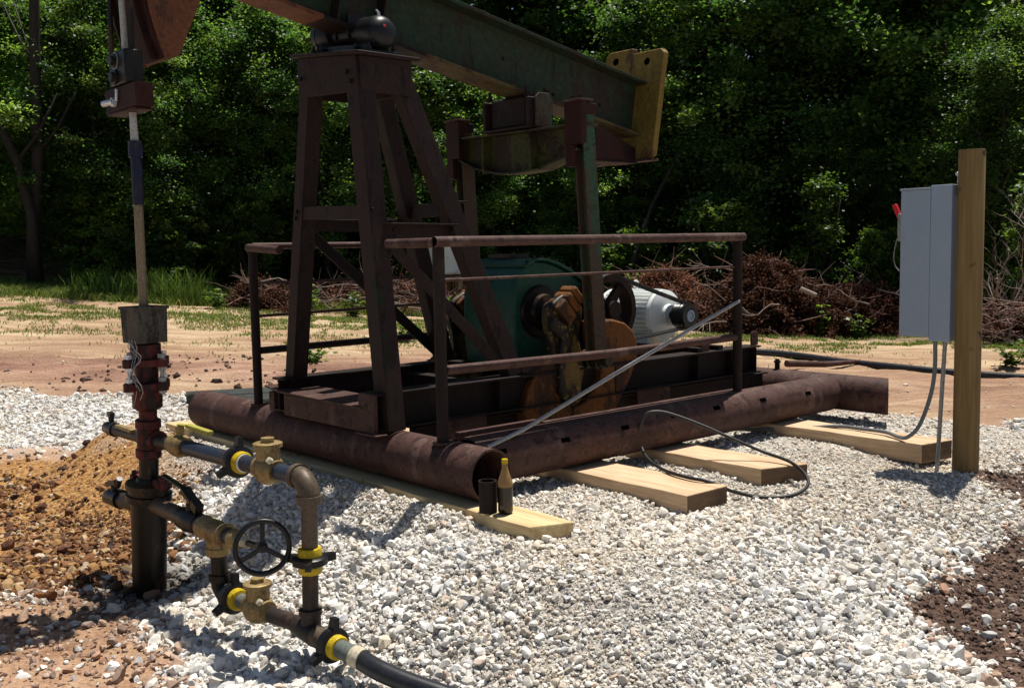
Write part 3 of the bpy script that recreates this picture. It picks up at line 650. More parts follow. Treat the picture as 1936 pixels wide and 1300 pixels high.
# bridle cables down to the carrier bar
for t_ in (1.56, 1.85):
    MB().tube([(-1.14, t_, 3.7), (-1.155, t_, 3.2), (-1.165, t_, 2.7), (-1.175, t_, 2.30)], .014, 8).build('bridle_cable', 'grease', hh)
# tail plates
def tilt(o_, s0=3.075, z0=2.56, k=.185, org=2.0):
    for v_ in o_.data.vertices: v_.co.x += (v_.co.z - z0) * k
for t0, t1, z0, z1, tc in ((1.44, 1.768, 2.12, 2.985, 1.605), (1.772, 2.06, 2.135, 3.03, 1.945)):
    c_ = .035
    mb = MB(); mb.prism([(t0 + c_, z0), (t1 - .008, z0), (t1, z0 + .008), (t1, z1 - (.008 if t0 < 1.6 else c_)), (t1 - (.008 if t0 < 1.6 else c_), z1), (t0 + (c_ if t0 < 1.6 else .008), z1), (t0, z1 - (c_ if t0 < 1.6 else .008)), (t0, z0 + c_)], 2.925, 2.985, 'tz')
    o = mb.build('tail_weight', 'yellow', PJ, bevel=.006); tilt(o)
    h_ = MB().lathe((2.9235, tc, z1 - .085), (1, 0, 0), [(0, .001), (0, .030)], 20, caps=False).build('lifting_hole', 'hole', o); tilt(h_)
tilt(MB().box(2.90, 3.0, 1.43, 2.07, 2.103, 2.119).build('shelf_plate', 'rust', PJ, bevel=.003))
mb = MB(); mb.prism([(2.38, 2.105), (2.83, 2.105), (2.84, 2.21), (2.66, 2.27), (2.38, 2.35)], 1.60, 1.615); mb.prism([(2.38, 2.105), (2.83, 2.105), (2.84, 2.21), (2.66, 2.27), (2.38, 2.35)], 1.79, 1.805)
mb.box(2.38, 2.84, 1.585, 1.82, 2.09, 2.104); mb.build('tail_bracket', 'head_dark', PJ, bevel=.002)
# equalizer bearing + equalizer
mb = MB(); mb.box(1.60, 1.84, 1.50, 1.53, 2.30, 2.50); mb.box(1.60, 1.84, 1.97, 2.0, 2.30, 2.51); mb.box(1.58, 1.86, 1.49, 2.01, 2.285, 2.3)
eqb = mb.build('equalizer_bearing', 'rust_leg', PJ, bevel=.006)
mb = MB(); mb.box(1.63, 1.81, 1.56, 1.94, 2.302, 2.52); mb.cyl((1.72, 1.50, 2.40), (1.72, 1.56, 2.40), .06); mb.build('bearing_block', 'rust_dark', eqb, bevel=.02)
mb = MB(); mb.prism([(1.65, 2.29), (1.80, 2.29), (1.80, 2.49), (1.775, 2.53), (1.68, 2.53), (1.65, 2.50)], 1.47, 1.4895); mb.build('bearing_side_plate', 'pitman', eqb, bevel=.003)
for s_, t_ in ((1.63, 1.55), (1.81, 1.55), (1.63, 1.95), (1.81, 1.95)):
    mb = MB(); mb.hexnut((s_, t_, 2.515), (s_, t_, 2.54), .022); mb.cyl((s_, t_, 2.54), (s_, t_, 2.58), .011, seg=8); mb.build('bolt', 'rust_leg', eqb)
ep = [(2.33, 2.272), (1.70, 2.262), (1.06, 2.252), (1.06, 2.10), (1.19, 2.05), (1.43, 1.992), (1.70, 1.978), (1.90, 1.992), (2.15, 2.045), (2.33, 2.12)]
mb = MB(); mb.prism(ep, 1.695, 1.71, 'tz'); mb.build('equalizer', 'olive', PJ, bevel=.002)
mb = MB()
for (a0, b0), (a1, b1) in zip(ep[3:-1], ep[4:]): mb.bar((1.70, a0, b0), (1.70, a1, b1), .15, .014, (0, 0, 1))
mb.bar((1.70, 2.40, 2.281), (1.70, 1.00, 2.259), .16, .014); mb.build('equalizer_flange', 'olive', PJ, bevel=.002)
for t_ in (2.04, 1.52): MB().box(1.625, 1.694, t_ - .006, t_ + .006, 2.00, 2.262).build('equalizer_stiffener', 'olive', PJ)
# pitmans
for t_ in (2.37, 1.07):
    top = Vector((1.70, t_, 2.40)); bot = Vector((1.80, t_ - (.02 if t_ < 2 else 0), .60))
    mb = MB(); mb.bar(top, bot, .085, .012, (1, 0, 0)); mb.bar(top + Vector((0, -.042, 0)), bot + Vector((0, -.042, 0)), .012, .115, (1, 0, 0)); mb.bar(top + Vector((0, .042, 0)), bot + Vector((0, .042, 0)), .012, .115, (1, 0, 0))
    pt = mb.build('pitman_arm', 'pitman', PJ, bevel=.002)
    mb = MB(); mb.box(1.60, 1.655, t_ - .085, t_ + .075, 2.13, 2.41); mb.box(1.605, 1.65, t_ + .0, t_ + .07, 1.98, 2.129); mb.box(1.66, 1.76, t_ - .075, t_ + .07, 2.33, 2.40)
    mb.build('pitman_clamp', 'head_dark', pt, bevel=.004)
    MB().box(1.585, 1.72, t_ - .09, t_ + .08, 2.411, 2.425).build('clamp_plate', 'rust', pt, bevel=.002)
    for k in (-.05, .02):
        mb = MB(); mb.hexnut((1.63, t_ + k, 2.4255), (1.63, t_ + k, 2.445), .018); mb.build('nut', 'head_dark', pt)
    mb = MB(); mb.cyl((1.80, t_ - .09, .66), (1.80, t_ + .10, .66), .062); mb.hexnut((1.80, t_ - .135, .66), (1.80, t_ - .091, .66), .045); mb.build('wrist_pin', 'grease', pt)
# gearbox
gp = [(1.40, .613), (1.375, .90), (1.385, 1.12), (1.41, 1.22), (1.47, 1.30), (1.57, 1.345), (1.68, 1.34), (1.79, 1.31), (1.92, 1.255), (2.05, 1.18), (2.13, 1.10), (2.16, .97), (2.16, .613)]
mb = MB(); mb.prism(gp, 1.44, 2.00); gb = mb.build('gearbox', 'green', PJ, bevel=.012)
mb = MB()
for (a0, b0), (a1, b1) in zip(gp[4:10], gp[5:11]): mb.bar((a0, 1.72, b0 + .014), (a1, 1.72, b1 + .014), .62, .018, (0, 0, 1))
mb.build('cover_flange', 'green', gb, bevel=.002)
for k in range(9):
    u_ = k / 8; s_ = 1.50 + .56 * u_; z_ = np.interp(s_, [p[0] for p in gp[4:11]], [p[1] for p in gp[4:11]]) + .023
    MB().hexnut((s_, 1.43, z_), (s_, 1.43, z_ + .02), .014).build('cover_bolt', 'grease', gb)
mb = MB(); mb.box(1.56, 1.72, 1.66, 1.92, 1.368, 1.40); mb.build('inspection_cover', 'grease', gb, bevel=.004)
MB().box(1.30, 2.22, 1.10, 2.36, .6035, .612).build('gearbox_base', 'rust_dark', gb)
MB().lathe((1.62, 1.439, .99), (0, -1, 0), [(0, .19), (.03, .18), (.035, .13), (.08, .12), (.09, .07), (.16, .07)], 32).build('shaft_hub', 'grease', gb)
MB().lathe((1.62, 2.001, .99), (0, 1, 0), [(0, .19), (.03, .18), (.035, .13), (.08, .12), (.09, .07), (.16, .07)], 32).build('shaft_hub', 'grease', gb)
# cranks and counterweights
cr = [(1.54, 1.10), (1.62, 1.135), (1.70, 1.10), (1.76, 1.02), (1.755, .93), (1.72, .82), (1.75, .70), (1.78, .58), (1.72, .40), (1.66, .30), (1.54, .30), (1.47, .38), (1.475, .60), (1.46, .80), (1.42, .93), (1.42, 1.03)]
cw = [(1.877, .92), (2.036, .922), (2.16, .89), (2.245, .83), (2.289, .745), (2.285, .62), (2.22, .49), (2.11, .35), (2.00, .20), (1.88, .165), (1.62, .155), (1.62, .335), (1.74, .36), (1.90, .50), (1.93, .66), (1.88, .80)]
cwl = [(1.617, .335), (1.617, .155), (1.45, .165), (1.30, .185), (1.185, .24), (1.165, .37), (1.21, .50), (1.29, .62), (1.40, .69), (1.47, .64), (1.50, .45)]
for sgn in (-1, 1):
    def T(y): return 1.72 + sgn * (y)
    def pr(poly, a, b_, nm, mt, par, bv): t0, t1 = sorted((T(a), T(b_))); return MB().prism(poly, t0, t1).build(nm, mt, par, bevel=bv)
    ck = pr(cr, .50, .575, 'crank', 'crank', PJ, .02)
    pr([(1.465, .70), (1.62, .69), (1.668, .585), (1.664, .38), (1.60, .355), (1.535, .36), (1.46, .46)], .576, .645, 'crank_rib', 'crank', ck, .01)
    pr([(1.43, .98), (1.56, .92), (1.60, .80), (1.55, .705), (1.50, .71), (1.52, .82), (1.40, .90)], .576, .62, 'crank_rib', 'crank', ck, .015)
    pr(cw, .44, .61, 'counterweight', 'orange', ck, .014); pr(cwl, .45, .605, 'counterweight', 'orange', ck, .014)
    t0, t1 = sorted((T(.47), T(.62)))
    mb = MB(); dd = Vector((.62, 0, .60)).normalized(); c0 = Vector((1.535, T(.545), .965))
    mb.bar(c0, c0 + dd * .10, .15, .17, (dd.z, 0, -dd.x)); mb.bar(c0 + dd * .112, c0 + dd * .17, .145, .155, (dd.z, 0, -dd.x)); mb.bar(c0 + dd * .182, c0 + dd * .235, .14, .14, (dd.z, 0, -dd.x)); mb.bar(c0 + dd * .01, c0 + dd * .23, .10, .10, (dd.z, 0, -dd.x)); cl = mb.build('crank_clamp', 'orange', ck, bevel=.014)
    MB().hexnut(c0 + dd * .235, c0 + dd * .265, .028).build('clamp_nut', 'head', cl)
    MB().cyl((1.62, T(.40), .99), (1.62, T(.60), .99), .065).build('crank_shaft', 'grease', ck)
# sheave, belts, motor
SC = Vector((2.23, 1.36, .975))
mb = MB(); mb.lathe(SC + Vector((0, .06, 0)), (0, -1, 0), [(0, .225), (0, .262), (.02, .25), (.04, .265), (.06, .25), (.08, .265), (.10, .25), (.12, .262), (.12, .215), (0, .215)], 48, True, False)
sh = mb.build('sheave', 'rust_leg', PJ)
mb = MB(); mb.cyl(SC + Vector((0, .09, 0)), SC + Vector((0, -.09, 0)), .065)
for k in range(4):
    a = R(50 + 90 * k); d_ = Vector((math.cos(a), 0, math.sin(a)))
    mb.bar(SC + d_ * .05, SC + d_ * .225, .05, .075, d_.cross(Vector((0, 1, 0))), .7)
mb.build('sheave_spoke', 'rust_leg', sh)
MC = Vector((3.17, 1.38, .875))
for k in range(3):
    y = -.035 + .035 * k
    t_ = 1.36 + y
    a0 = math.atan2(MC.z - SC.z, MC.x - SC.x); dist = math.hypot(MC.x - SC.x, MC.z - SC.z); off = math.acos((.258 - .088) / dist)
    for sg in (1, -1):
        a = a0 + sg * off; n_ = Vector((math.cos(a), 0, math.sin(a)))
        mb = MB(); mb.bar(Vector((SC.x, t_, SC.z)) + n_ * .262, Vector((MC.x, t_, MC.z)) + n_ * .092, .016, .012, n_); mb.build('drive_belt', 'rubber', sh)
mb = MB(); mb.lathe((3.17, 1.52, .875), (0, 1, 0), [(0, .05), (.0, .085), (.03, .09), (.035, .15), (.055, .19), (.062, .206), (.10, .206), (.105, .188), (.60, .188), (.605, .205), (.64, .205), (.65, .18), (.70, .165), (.75, .11), (.76, .001)], 40)
mo = mb.build('electric_motor', 'white', PJ)
mb = MB()
for k in range(34):
    a = 2 * math.pi * k / 34; n_ = Vector((math.cos(a), 0, math.sin(a))); c_ = Vector((3.17, 0, .875)) + n_ * .197
    if n_.z < -.8: continue
    mb.bar((c_.x, 1.625, c_.z), (c_.x, 2.12, c_.z), .009, .034, n_)
mb.build('cooling_fins', 'white', mo)
mb = MB(); mb.box(3.03, 3.31, 1.66, 2.10, .64, .70); mb.box(3.06, 3.28, 1.70, 2.06, .70, .74); mb.build('motor_foot', 'white', mo, bevel=.006)
mb = MB(); mb.cyl((3.17, 1.90, 1.07), (3.17, 1.90, 1.10), .02, seg=10); mb.tube([(3.17 + .028 * math.cos(a), 1.90, 1.125 + .028 * math.sin(a)) for a in np.linspace(0, 5.8, 12)], .008, 6, True); mb.build('eye_bolt', 'white', mo)
mb = MB(); mb.box(2.93, 3.0, 1.72, 1.92, .82, .96); mb.build('junction_box', 'white', mo, bevel=.008)
mb = MB(); mb.lathe((3.17, 1.45, .875), (0, -1, 0), [(0, .07), (0, .098), (.02, .088), (.03, .098), (.05, .088), (.06, .098), (.08, .088), (.09, .098), (.13, .098), (.13, .06), (.122, .058), (.122, .001)], 32, caps=False)
pl = mb.build('motor_pulley', 'black', mo)
MB().lathe((3.17, 1.327, .875), (0, -1, 0), [(0, .05), (.012, .048), (.014, .03), (.006, .028), (.006, .001)], 20).build('pulley_hub', 'panel', pl)
MB().cyl((3.17, 1.52, .875), (3.17, 1.45, .875), .03).build('motor_shaft', 'black', mo)
for s_ in (3.04, 3.30): MB().bar((s_, 1.12, .622), (s_, 2.36, .622), .06, .034).build('slide_rail', 'rust_dark', mo, bevel=.002)
# guard rails
def rail(name, pts, r, mat='rust_leg', seg=14): return MB().tube(pts, r, seg).build(name, mat, PJ)
rail('rail_post', [(.10, .62, .355), (.10, .62, 1.465)], .034, 'rust_dark'); rail('rail_post', [(2.83, .62, .345), (2.83, .62, 1.50)], .034, 'rust_dark')
rail('rail_post', [(.10, 2.77, .345), (.10, 2.77, 1.465)], .032, 'rust_dark'); rail('rail_post', [(2.15, 2.77, .345), (2.15, 2.77, 1.47)], .03, 'rust_dark')
rail('top_rail', [(.05, .59, 1.478), (2.86, .59, 1.492)], .030, 'rust')
MB().lathe((.049, .59, 1.478), (-1, 0, 0), [(0, .025), (.002, .025)], 16).build('open_pipe_end', 'hole', PJ)
rail('top_rail', [(.06, .60, 1.474), (.06, 1.04, 1.474)], .028, 'rust')
rail('top_rail', [(.10, 2.77, 1.488), (2.15, 2.77, 1.49)], .024, 'rust')
rail('top_rail', [(.07, 2.77, 1.478), (.07, 2.33, 1.455)], .028, 'rust')
rail('thin_rail', [(.13, .62, 1.267), (2.80, .62, 1.277)], .009, 'rust'); rail('lower_rail', [(.13, .62, .767), (1.5, .62, .752), (2.80, .62, .767)], .028, 'rust')
rail('thin_rail', [(.13, 2.77, 1.227), (2.12, 2.77, 1.225)], .011, 'rust')
rail('thin_rail', [(.13, 2.77, .993), (2.00, 2.77, 1.015), (2.06, 2.77, 1.03), (2.07, 2.77, 1.12)], .011, 'rust'); rail('lower_rail', [(.13, 2.77, .747), (2.12, 2.77, .757)], .026, 'rust_leg')
rail('diagonal_rail', [(2.80, .585, 1.03), (1.6, .57, .67), (.62, .535, .375), (.33, .515, .318)], .013, 'galv')

# ================================================================== WELLHEAD
WS = -1.18
WH = thing('wellhead', 'dark red wellhead on oily black casing with brass valved flowline loop', 'wellhead', (WS, 1.67, -.42))
def wt_(z): return float(np.interp(z, [-.5, -.4, .17, .45, .6, .75, .96, 1.15], [1.685, 1.677, 1.607, 1.578, 1.568, 1.560, 1.556, 1.553]))
def wl(prof, mat, name, seg=32, parent=WH, s=WS):
    """lathe up the (slightly leaning) well axis; prof = [(z, r)]"""
    mb = MB(); z0, z1 = prof[0][0], prof[-1][0]
    p0 = Vector((s, wt_(z0), z0)); ax = Vector((0, wt_(z1) - wt_(z0), z1 - z0)).normalized()
    mb.lathe(p0, ax, [(z - z0, r) for z, r in prof], seg); return mb.build(name, mat, parent)
ch = wl([(-.55, .090), (-.1, .094), (.05, .096), (.11, .097)], 'grease', 'casing')
hd = wl([(.095, .108), (.10, .122), (.135, .122), (.14, .110), (.165, .110), (.17, .124), (.198, .124), (.205, .07), (.225, .06)], 'grease', 'casing_head')
for t_, s_ in ((1.74, -1.20), (1.47, -1.16)):
    mb = MB(); mb.bar((s_, 1.607 + (t_ - 1.607) * .6, .20), (s_, t_, .205), .07, .05); mb.cyl((s_, t_, .17), (s_, t_, .245), .022, seg=8); mb.build('clamp_lug', 'red_well', hd, bevel=.006)
wl([(.20, .052), (.345, .052)], 'grease', 'tubing_nipple')
tee = wl([(.335, .060), (.345, .068), (.385, .068), (.39, .060), (.50, .060), (.505, .068), (.545, .068), (.55, .06)], 'red_well', 'tubing_tee')
wl([(.55, .048), (.60, .048)], 'red_well', 'tubing_nipple')
bop = wl([(.60, .055), (.615, .078), (.74, .082), (.745, .062), (.86, .062), (.87, .080), (.96, .080), (.965, .06), (.985, .058)], 'red_well', 'stuffing_box')
for z in (.735, .862):
    mb = MB(); c_ = Vector((WS, wt_(z), z)); n = 4
    mb.lathe(c_ - Vector((0, 0, .018)), (0, 0, 1), [(0, .05), (0, .115), (.036, .115), (.036, .05)], 32, caps=False)
    for k in range(4):
        a = R(20 + 90 * k); d_ = Vector((math.cos(a), math.sin(a), 0)); mb.cyl(c_ + d_ * .118 - Vector((0, 0, .022)), c_ + d_ * .118 + Vector((0, 0, .022)), .032, seg=14)
    mb.build('flange', 'red_well', bop, bevel=.003)
for k in range(4):
    a = R(20 + 90 * k); c_ = Vector((WS + .118 * math.cos(a), wt_(.8) + .118 * math.sin(a), 0))
    mb = MB(); mb.cyl(c_ + Vector((0, 0, .69)), c_ + Vector((0, 0, .91)), .010, seg=10)
    for z in (.700, .762, .820, .888): mb.hexnut(c_ + Vector((0, 0, z)), c_ + Vector((0, 0, z + .022)), .021)
    mb.build('stud_bolt', 'galv' if k % 2 else 'steel', bop)
# drip box
mb = MB(); zc0, zc1 = .968, 1.155; q = .088
cx = Vector((WS, 1.556, 0)); ex = Vector((math.cos(R(8)), math.sin(R(8)), 0)); ey = Vector((-ex.y, ex.x, 0))
def bxp(a, b_, z): return cx + ex * a + ey * b_ + Vector((0, 0, z))
outer = [(-q, -q), (q, -q), (q, q), (-q, q)]; qi = q - .006
inner = [(-qi, -qi), (qi, -qi), (qi, qi), (-qi, qi)]
V_ = [bxp(a * .95, b_ * .95, zc0) for a, b_ in outer] + [bxp(a, b_, zc1) for a, b_ in outer] + [bxp(a, b_, zc1) for a, b_ in inner] + [bxp(a, b_, zc0 + .05) for a, b_ in inner]
mb.add(V_, [(3, 2, 1, 0)] + [(i, (i + 1) % 4, 4 + (i + 1) % 4, 4 + i) for i in range(4)] + [(4 + i, 4 + (i + 1) % 4, 8 + (i + 1) % 4, 8 + i) for i in range(4)] + [(8 + i, 8 + (i + 1) % 4, 12 + (i + 1) % 4, 12 + i) for i in range(4)] + [(12, 13, 14, 15)])
db = mb.build('drip_box', 'boxgrey', WH, bevel=.003)
mb = MB()
for i in range(4):
    a, b_ = outer[i]; c_, d_ = outer[(i + 1) % 4]; mb.bar(bxp(a * 1.03, b_ * 1.03, zc1), bxp(c_ * 1.03, d_ * 1.03, zc1), .012, .016)
mb.build('box_rim', 'boxgrey', db)
mb = MB()
for k in range(5):
    pts = []; a0 = random.uniform(-.06, .04)
    for i in range(9):
        u_ = i / 8; pts.append((WS - .10 - .02 * math.sin(u_ * 9 + k), 1.50 + a0 + .03 * math.sin(u_ * 7 + k * 2) - .02 * u_, .99 - .30 * u_ * (.6 + .15 * k % 1)))
    mb.tube(pts, .0025, 5)
mb.build('wire_tangle', 'galv', bop)
# left outlets
def run(y0, y1, z, r, mat, name, s=WS, parent=WH, z1=None, s1=None):
    return MB().cyl((s, y0, z), (s if s1 is None else s1, y1, z if z1 is None else z1), r).build(name, mat, parent)
o1 = run(1.62, 2.16, .437, .034, 'pipe_dark', 'bleed_line', z1=.43)
mb = MB(); mb.lathe((WS, 2.05, .431), (0, 1, 0), [(0, .034), (0, .042), (.08, .042), (.10, .036), (.14, .034), (.15, .02)], 20); mb.cyl((WS, 2.12, .45), (WS, 2.12, .51), .016, seg=10); mb.bar((WS, 2.10, .515), (WS, 2.15, .52), .03, .02); mb.build('bleed_valve', 'black', o1)
MB().bar((WS - .02, 1.97, .468), (WS - .03, 1.72, .468), .035, .02).build('valve_handle', 'brass', o1, bevel=.004)
o2 = run(1.62, 2.22, .05, .044, 'pipe_dark', 'casing_outlet', z1=.01)
mb = MB(); mb.lathe((WS, 2.02, .028), (0, 1, -.06), [(0, .044), (0, .056), (.07, .056), (.08, .048), (.16, .05), (.19, .045), (.20, .03)], 22); mb.cyl((WS - .01, 2.10, .05), (WS - .01, 2.10, .12), .022, seg=12); mb.bar((WS - .02, 2.16, .10), (WS - .02, 2.02, .135), .04, .03); mb.cyl((WS - .02, 2.02, .11), (WS - .02, 1.98, .16), .018, seg=10); mb.build('casing_valve', 'black', o2, bevel=.0)
# upper run toward the elbow
ZU = .434
run(1.60, 1.50, ZU, .056, 'red_well', 'tee_outlet', s=-1.17, s1=-1.155)
up0 = run(1.52, 1.27, ZU, .037, 'pipe_dark', 'flow_pipe', s=-1.165, s1=-1.135)
mb = MB(); mb.lathe((-1.137, 1.36, ZU), (.05, -1, 0), [(0, .040), (0, .050), (.035, .052), (.05, .06), (.09, .062), (.12, .052), (.155, .05), (.155, .04)], 28); mb.cyl((-1.13, 1.275, ZU + .05), (-1.13, 1.275, ZU + .105), .022, seg=16)
bv = mb.build('ball_valve', 'brass', WH)
mb = MB(); mb.bar((-1.13, 1.29, ZU + .112), (-1.12, 1.20, ZU + .114), .03, .008); mb.bar((-1.12, 1.20, ZU + .114), (-1.09, 1.00, ZU + .095), .036, .022); mb.build('valve_handle', 'yel_handle', bv, bevel=.004)
run(1.21, .70, ZU, .0395, 'pipe_blue', 'flow_pipe', s=-1.13, s1=-1.11)
def union(c, ax, parent=WH, scale=1.0, side=Vector((0, 0, 1)), rings=(-1, 1)):
    c = Vector(c); ax = Vector(ax).normalized(); k = scale
    mb = MB(); mb.lathe(c - ax * .022 * k, ax, [(0, .045 * k), (0, .064 * k), (.008 * k, .079 * k), (.036 * k, .079 * k), (.044 * k, .066 * k), (.044 * k, .045 * k)], 28)
    x = ax.cross(side).normalized(); y = ax.cross(x)
    for j in range(3):
        a = R(25 + 120 * j); d_ = x * math.cos(a) + y * math.sin(a); mb.bar(c + d_ * .066 * k, c + d_ * .122 * k, .034 * k, .040 * k, ax, .8)
    u = mb.build('hammer_union', 'black', parent)
    for sg in rings:
        mb = MB(); mb.lathe(c + ax * sg * .023 * k, ax * sg, [(0, .054 * k), (.022 * k, .054 * k), (.034 * k, .050 * k), (.036 * k, .045 * k)], 28); mb.build('union_ring', 'yel_ring', u)
    return u
union((-1.11, .665, ZU), (.04, -1, 0), rings=(1,))
MB().ring((-1.108, .612, ZU), (-1.108, .600, ZU), .044, .036).build('white_ring', 'white', WH)
run(.64, .50, ZU, .039, 'pipe_blue', 'flow_pipe', s=-1.108, s1=-1.10)
def check(c, ax, big=1.0):
    c = Vector(c); ax = Vector(ax).normalized()
    mb = MB(); mb.lathe(c - ax * .085, ax, [(0, .042), (0, .050), (.03, .052), (.05, .066), (.085, .074), (.12, .066), (.14, .052), (.17, .050), (.17, .042)], 28)
    mb.cyl(c, c + Vector((0, 0, .105)), .056, seg=28); cv = mb.build('check_valve', 'brass', WH)
    mb = MB(); mb.lathe(c + Vector((0, 0, .105)), (0, 0, 1), [(0, .05), (0, .068), (.018, .068), (.022, .06)], 28); mb.hexnut(c + Vector((0, 0, .127)), c + Vector((0, 0, .148)), .034); mb.build('valve_cap', 'brass', cv)
    n_ = c + ax * .075 + Vector((-.03, 0, .05)); mb = MB(); mb.lathe(n_, (-.6, 0, .5), [(0, .016), (.02, .014), (.022, .001)], 10); mb.build('side_plug', 'cream', cv)
check((-1.09, .40, ZU), (.04, -1, 0))
run(.31, .15, ZU, .0385, 'pipe_blue', 'flow_pipe', s=-1.085, s1=-1.075)
RS, RTT = -1.07, .075; RTB = .10
def elbow(c, a, b_, r, rad, mat, name='elbow', parent=WH):
    """quarter bend from direction a (incoming) to b_ (outgoing), c = corner"""
    c = Vector(c); a = Vector(a).normalized(); b_ = Vector(b_).normalized(); pts = []
    for i in range(13):
        u_ = i / 12 * math.pi / 2; pts.append(c - a * rad + a * rad * math.sin(u_) + b_ * rad * (1 - math.cos(u_)))
    mb = MB(); mb.tube(pts, r, 24); mb.cyl(pts[0] - a * .02, pts[0] + a * .012, r * 1.16); mb.cyl(pts[-1] - b_ * .012, pts[-1] + b_ * .025, r * 1.16)
    return mb.build(name, mat, parent)
elbow((RS, RTT, ZU), (0, -1, 0), (0, 0, -1), .049, .085, 'pipe_brown')
MB().cyl((RS, RTT, ZU - .08), (RS, RTT + .01, .13), .0365).build('riser_pipe', 'pipe_brown', WH)
union((RS, RTT + .012, .065), (0, 0, 1), side=Vector((1, 0, 0)))
MB().cyl((RS, RTT + .014, .03), (RS, RTB, -.17), .0365).build('riser_pipe', 'pipe_dark', WH)
# bottom run
ZL = -.262
mb = MB(); mb.cyl((RS - .01, RTB + .09, ZL + .008), (RS - .01, RTB - .06, ZL - .006), .050); mb.cyl((RS, RTB, ZL), (RS, RTB, -.165), .046); mb.cyl((RS, RTB, -.185), (RS, RTB, -.16), .052); mb.build('pipe_tee', 'pipe_dark', WH)
run(.38, .17, ZL + .012, .0375, 'pipe_dark', 'flow_pipe', s=-1.115, s1=-1.085)
check((-1.12, .50, ZL + .015), (.06, -1, 0))
run(.66, .58, ZL + .02, .036, 'pipe_grey', 'flow_pipe', s=-1.14, s1=-1.13)
union((-1.145, .70, ZL + .022), (.06, -1, 0), rings=(1,))
elbow((-1.165, .80, ZL + .03), (0, 0, -1), (.05, -1, 0), .048, .075, 'grease')
MB().cyl((-1.165, .80, ZL + .09), (-1.18, .775, .03), .040).build('drop_pipe', 'grease', WH)
# middle run, from the casing to the valve
run(1.60, 1.10, .085, .045, 'pipe_brown', 'casing_outlet', s=WS, s1=-1.185, z1=.083)
mb = MB(); mb.lathe((-1.185, 1.16, .083), (0, -1, 0), [(0, .046), (0, .056), (.06, .06), (.08, .064), (.12, .06), (.17, .056), (.20, .052)], 26); mb.cyl((-1.185, 1.06, .10), (-1.185, 1.06, .175), .026, seg=14); v2 = mb.build('casing_valve', 'grease', WH)
mb = MB(); mb.bar((-1.185, 1.02, .185), (-1.18, 1.14, .235), .05, .03); mb.bar((-1.18, 1.14, .235), (-1.18, 1.40, .265), .03, .016); mb.bar((-1.185, 1.02, .185), (-1.185, .96, .155), .045, .05); mb.build('lever_handle', 'grease', v2, bevel=.004)
run(.99, .86, .083, .046, 'pipe_dark', 'flow_pipe', s=-1.187, s1=-1.19)
mb = MB(); mb.lathe((-1.19, .90, .085), (0, -1, 0), [(0, .045), (0, .060), (.035, .060), (.05, .052), (.12, .058), (.21, .052), (.225, .050), (.225, .059), (.26, .059), (.26, .045)], 28); mb.cyl((-1.185, .78, .08), (-1.182, .777, -.005), .052); mb.lathe((-1.182, .777, .005), (0, 0, -1), [(0, .05), (0, .059), (.035, .059), (.035, .04)], 28)
mb.build('angle_valve', 'brass', WH)
run(.66, .50, .09, .040, 'pipe_blue', 'valve_bonnet', s=-1.19, s1=-1.20, z1=.098)
mb = MB(); mb.lathe((-1.20, .56, .097), (-.06, -1, .06), [(0, .040), (0, .046), (.05, .046), (.06, .036), (.09, .030)], 22); mb.build('packing_nut', 'brass', WH)
mb = MB(); mb.cyl((-1.203, .48, .102), (-1.207, .40, .106), .028, seg=6); hs_ = mb.build('stem_nut', 'cream', WH)
MB().cyl((-1.206, .42, .105), (-1.225, .24, .125), .014).build('valve_stem', 'grease', WH)
HC = Vector((-1.228, .225, .128)); ha = Vector((-.42, -1, .05)).normalized(); hx = ha.cross(Vector((0, 0, 1))).normalized(); hy = ha.cross(hx)
mb = MB(); RWh = .118
mb.tube([HC + (hx * math.cos(a) + hy * math.sin(a)) * RWh for a in np.linspace(0, 2 * math.pi, 49)[:-1]], .0125, 12, True)
hw = mb.build('handwheel', 'black', WH)
for k in range(3):
    a = R(92 + 120 * k); d_ = hx * math.cos(a) + hy * math.sin(a) * -1
    mb = MB(); mb.bar(HC + d_ * .012 , HC + d_ * (RWh - .004), .022, .010, ha); mb.build('wheel_spoke', 'black', hw, bevel=.002)
MB().lathe(HC - ha * .02, ha, [(0, .026), (.03, .024), (.034, .012), (.045, .012)], 16).build('wheel_hub', 'black', hw)
# run to the poly hose
run(RTB - .05, -.03, ZL - .006, .047, 'pipe_brown', 'flow_pipe', s=-1.082, s1=-1.072, z1=ZL - .012)
union((-1.068, -.075, ZL - .016), (.06, -1, -.06), rings=(1,))
HZ = [gz(-1.05, -.30) + .055, gz(-1.02, -.45) + .05, gz(-1.0, -.65) + .045, gz(-.98, -.9) + .045, gz(-.97, -1.3) + .045]
MB().cyl((-1.066, -.10, ZL - .017), (-1.055, -.27, ZL - .024), .040).build('nipple', 'pipe_grey', WH)
MB().cyl((-1.058, -.235, ZL - .022), (-1.050, -.29, ZL - .026), .046).build('hose_clamp', 'cream', WH)
z0 = ZL - .026
def smooth_path(pts, n=8):
    P_ = [Vector(p) for p in pts]; P_ = [P_[0] * 2 - P_[1]] + P_ + [P_[-1] * 2 - P_[-2]]; out = []
    for i in range(1, len(P_) - 2):
        for k in range(n):
            u_ = k / n; a, b_, c_, d_ = P_[i - 1], P_[i], P_[i + 1], P_[i + 2]
            out.append(.5 * ((2 * b_) + (c_ - a) * u_ + (2 * a - 5 * b_ + 4 * c_ - d_) * u_ * u_ + (3 * b_ - a - 3 * c_ + d_) * u_ ** 3))
    out.append(P_[-2]); return out
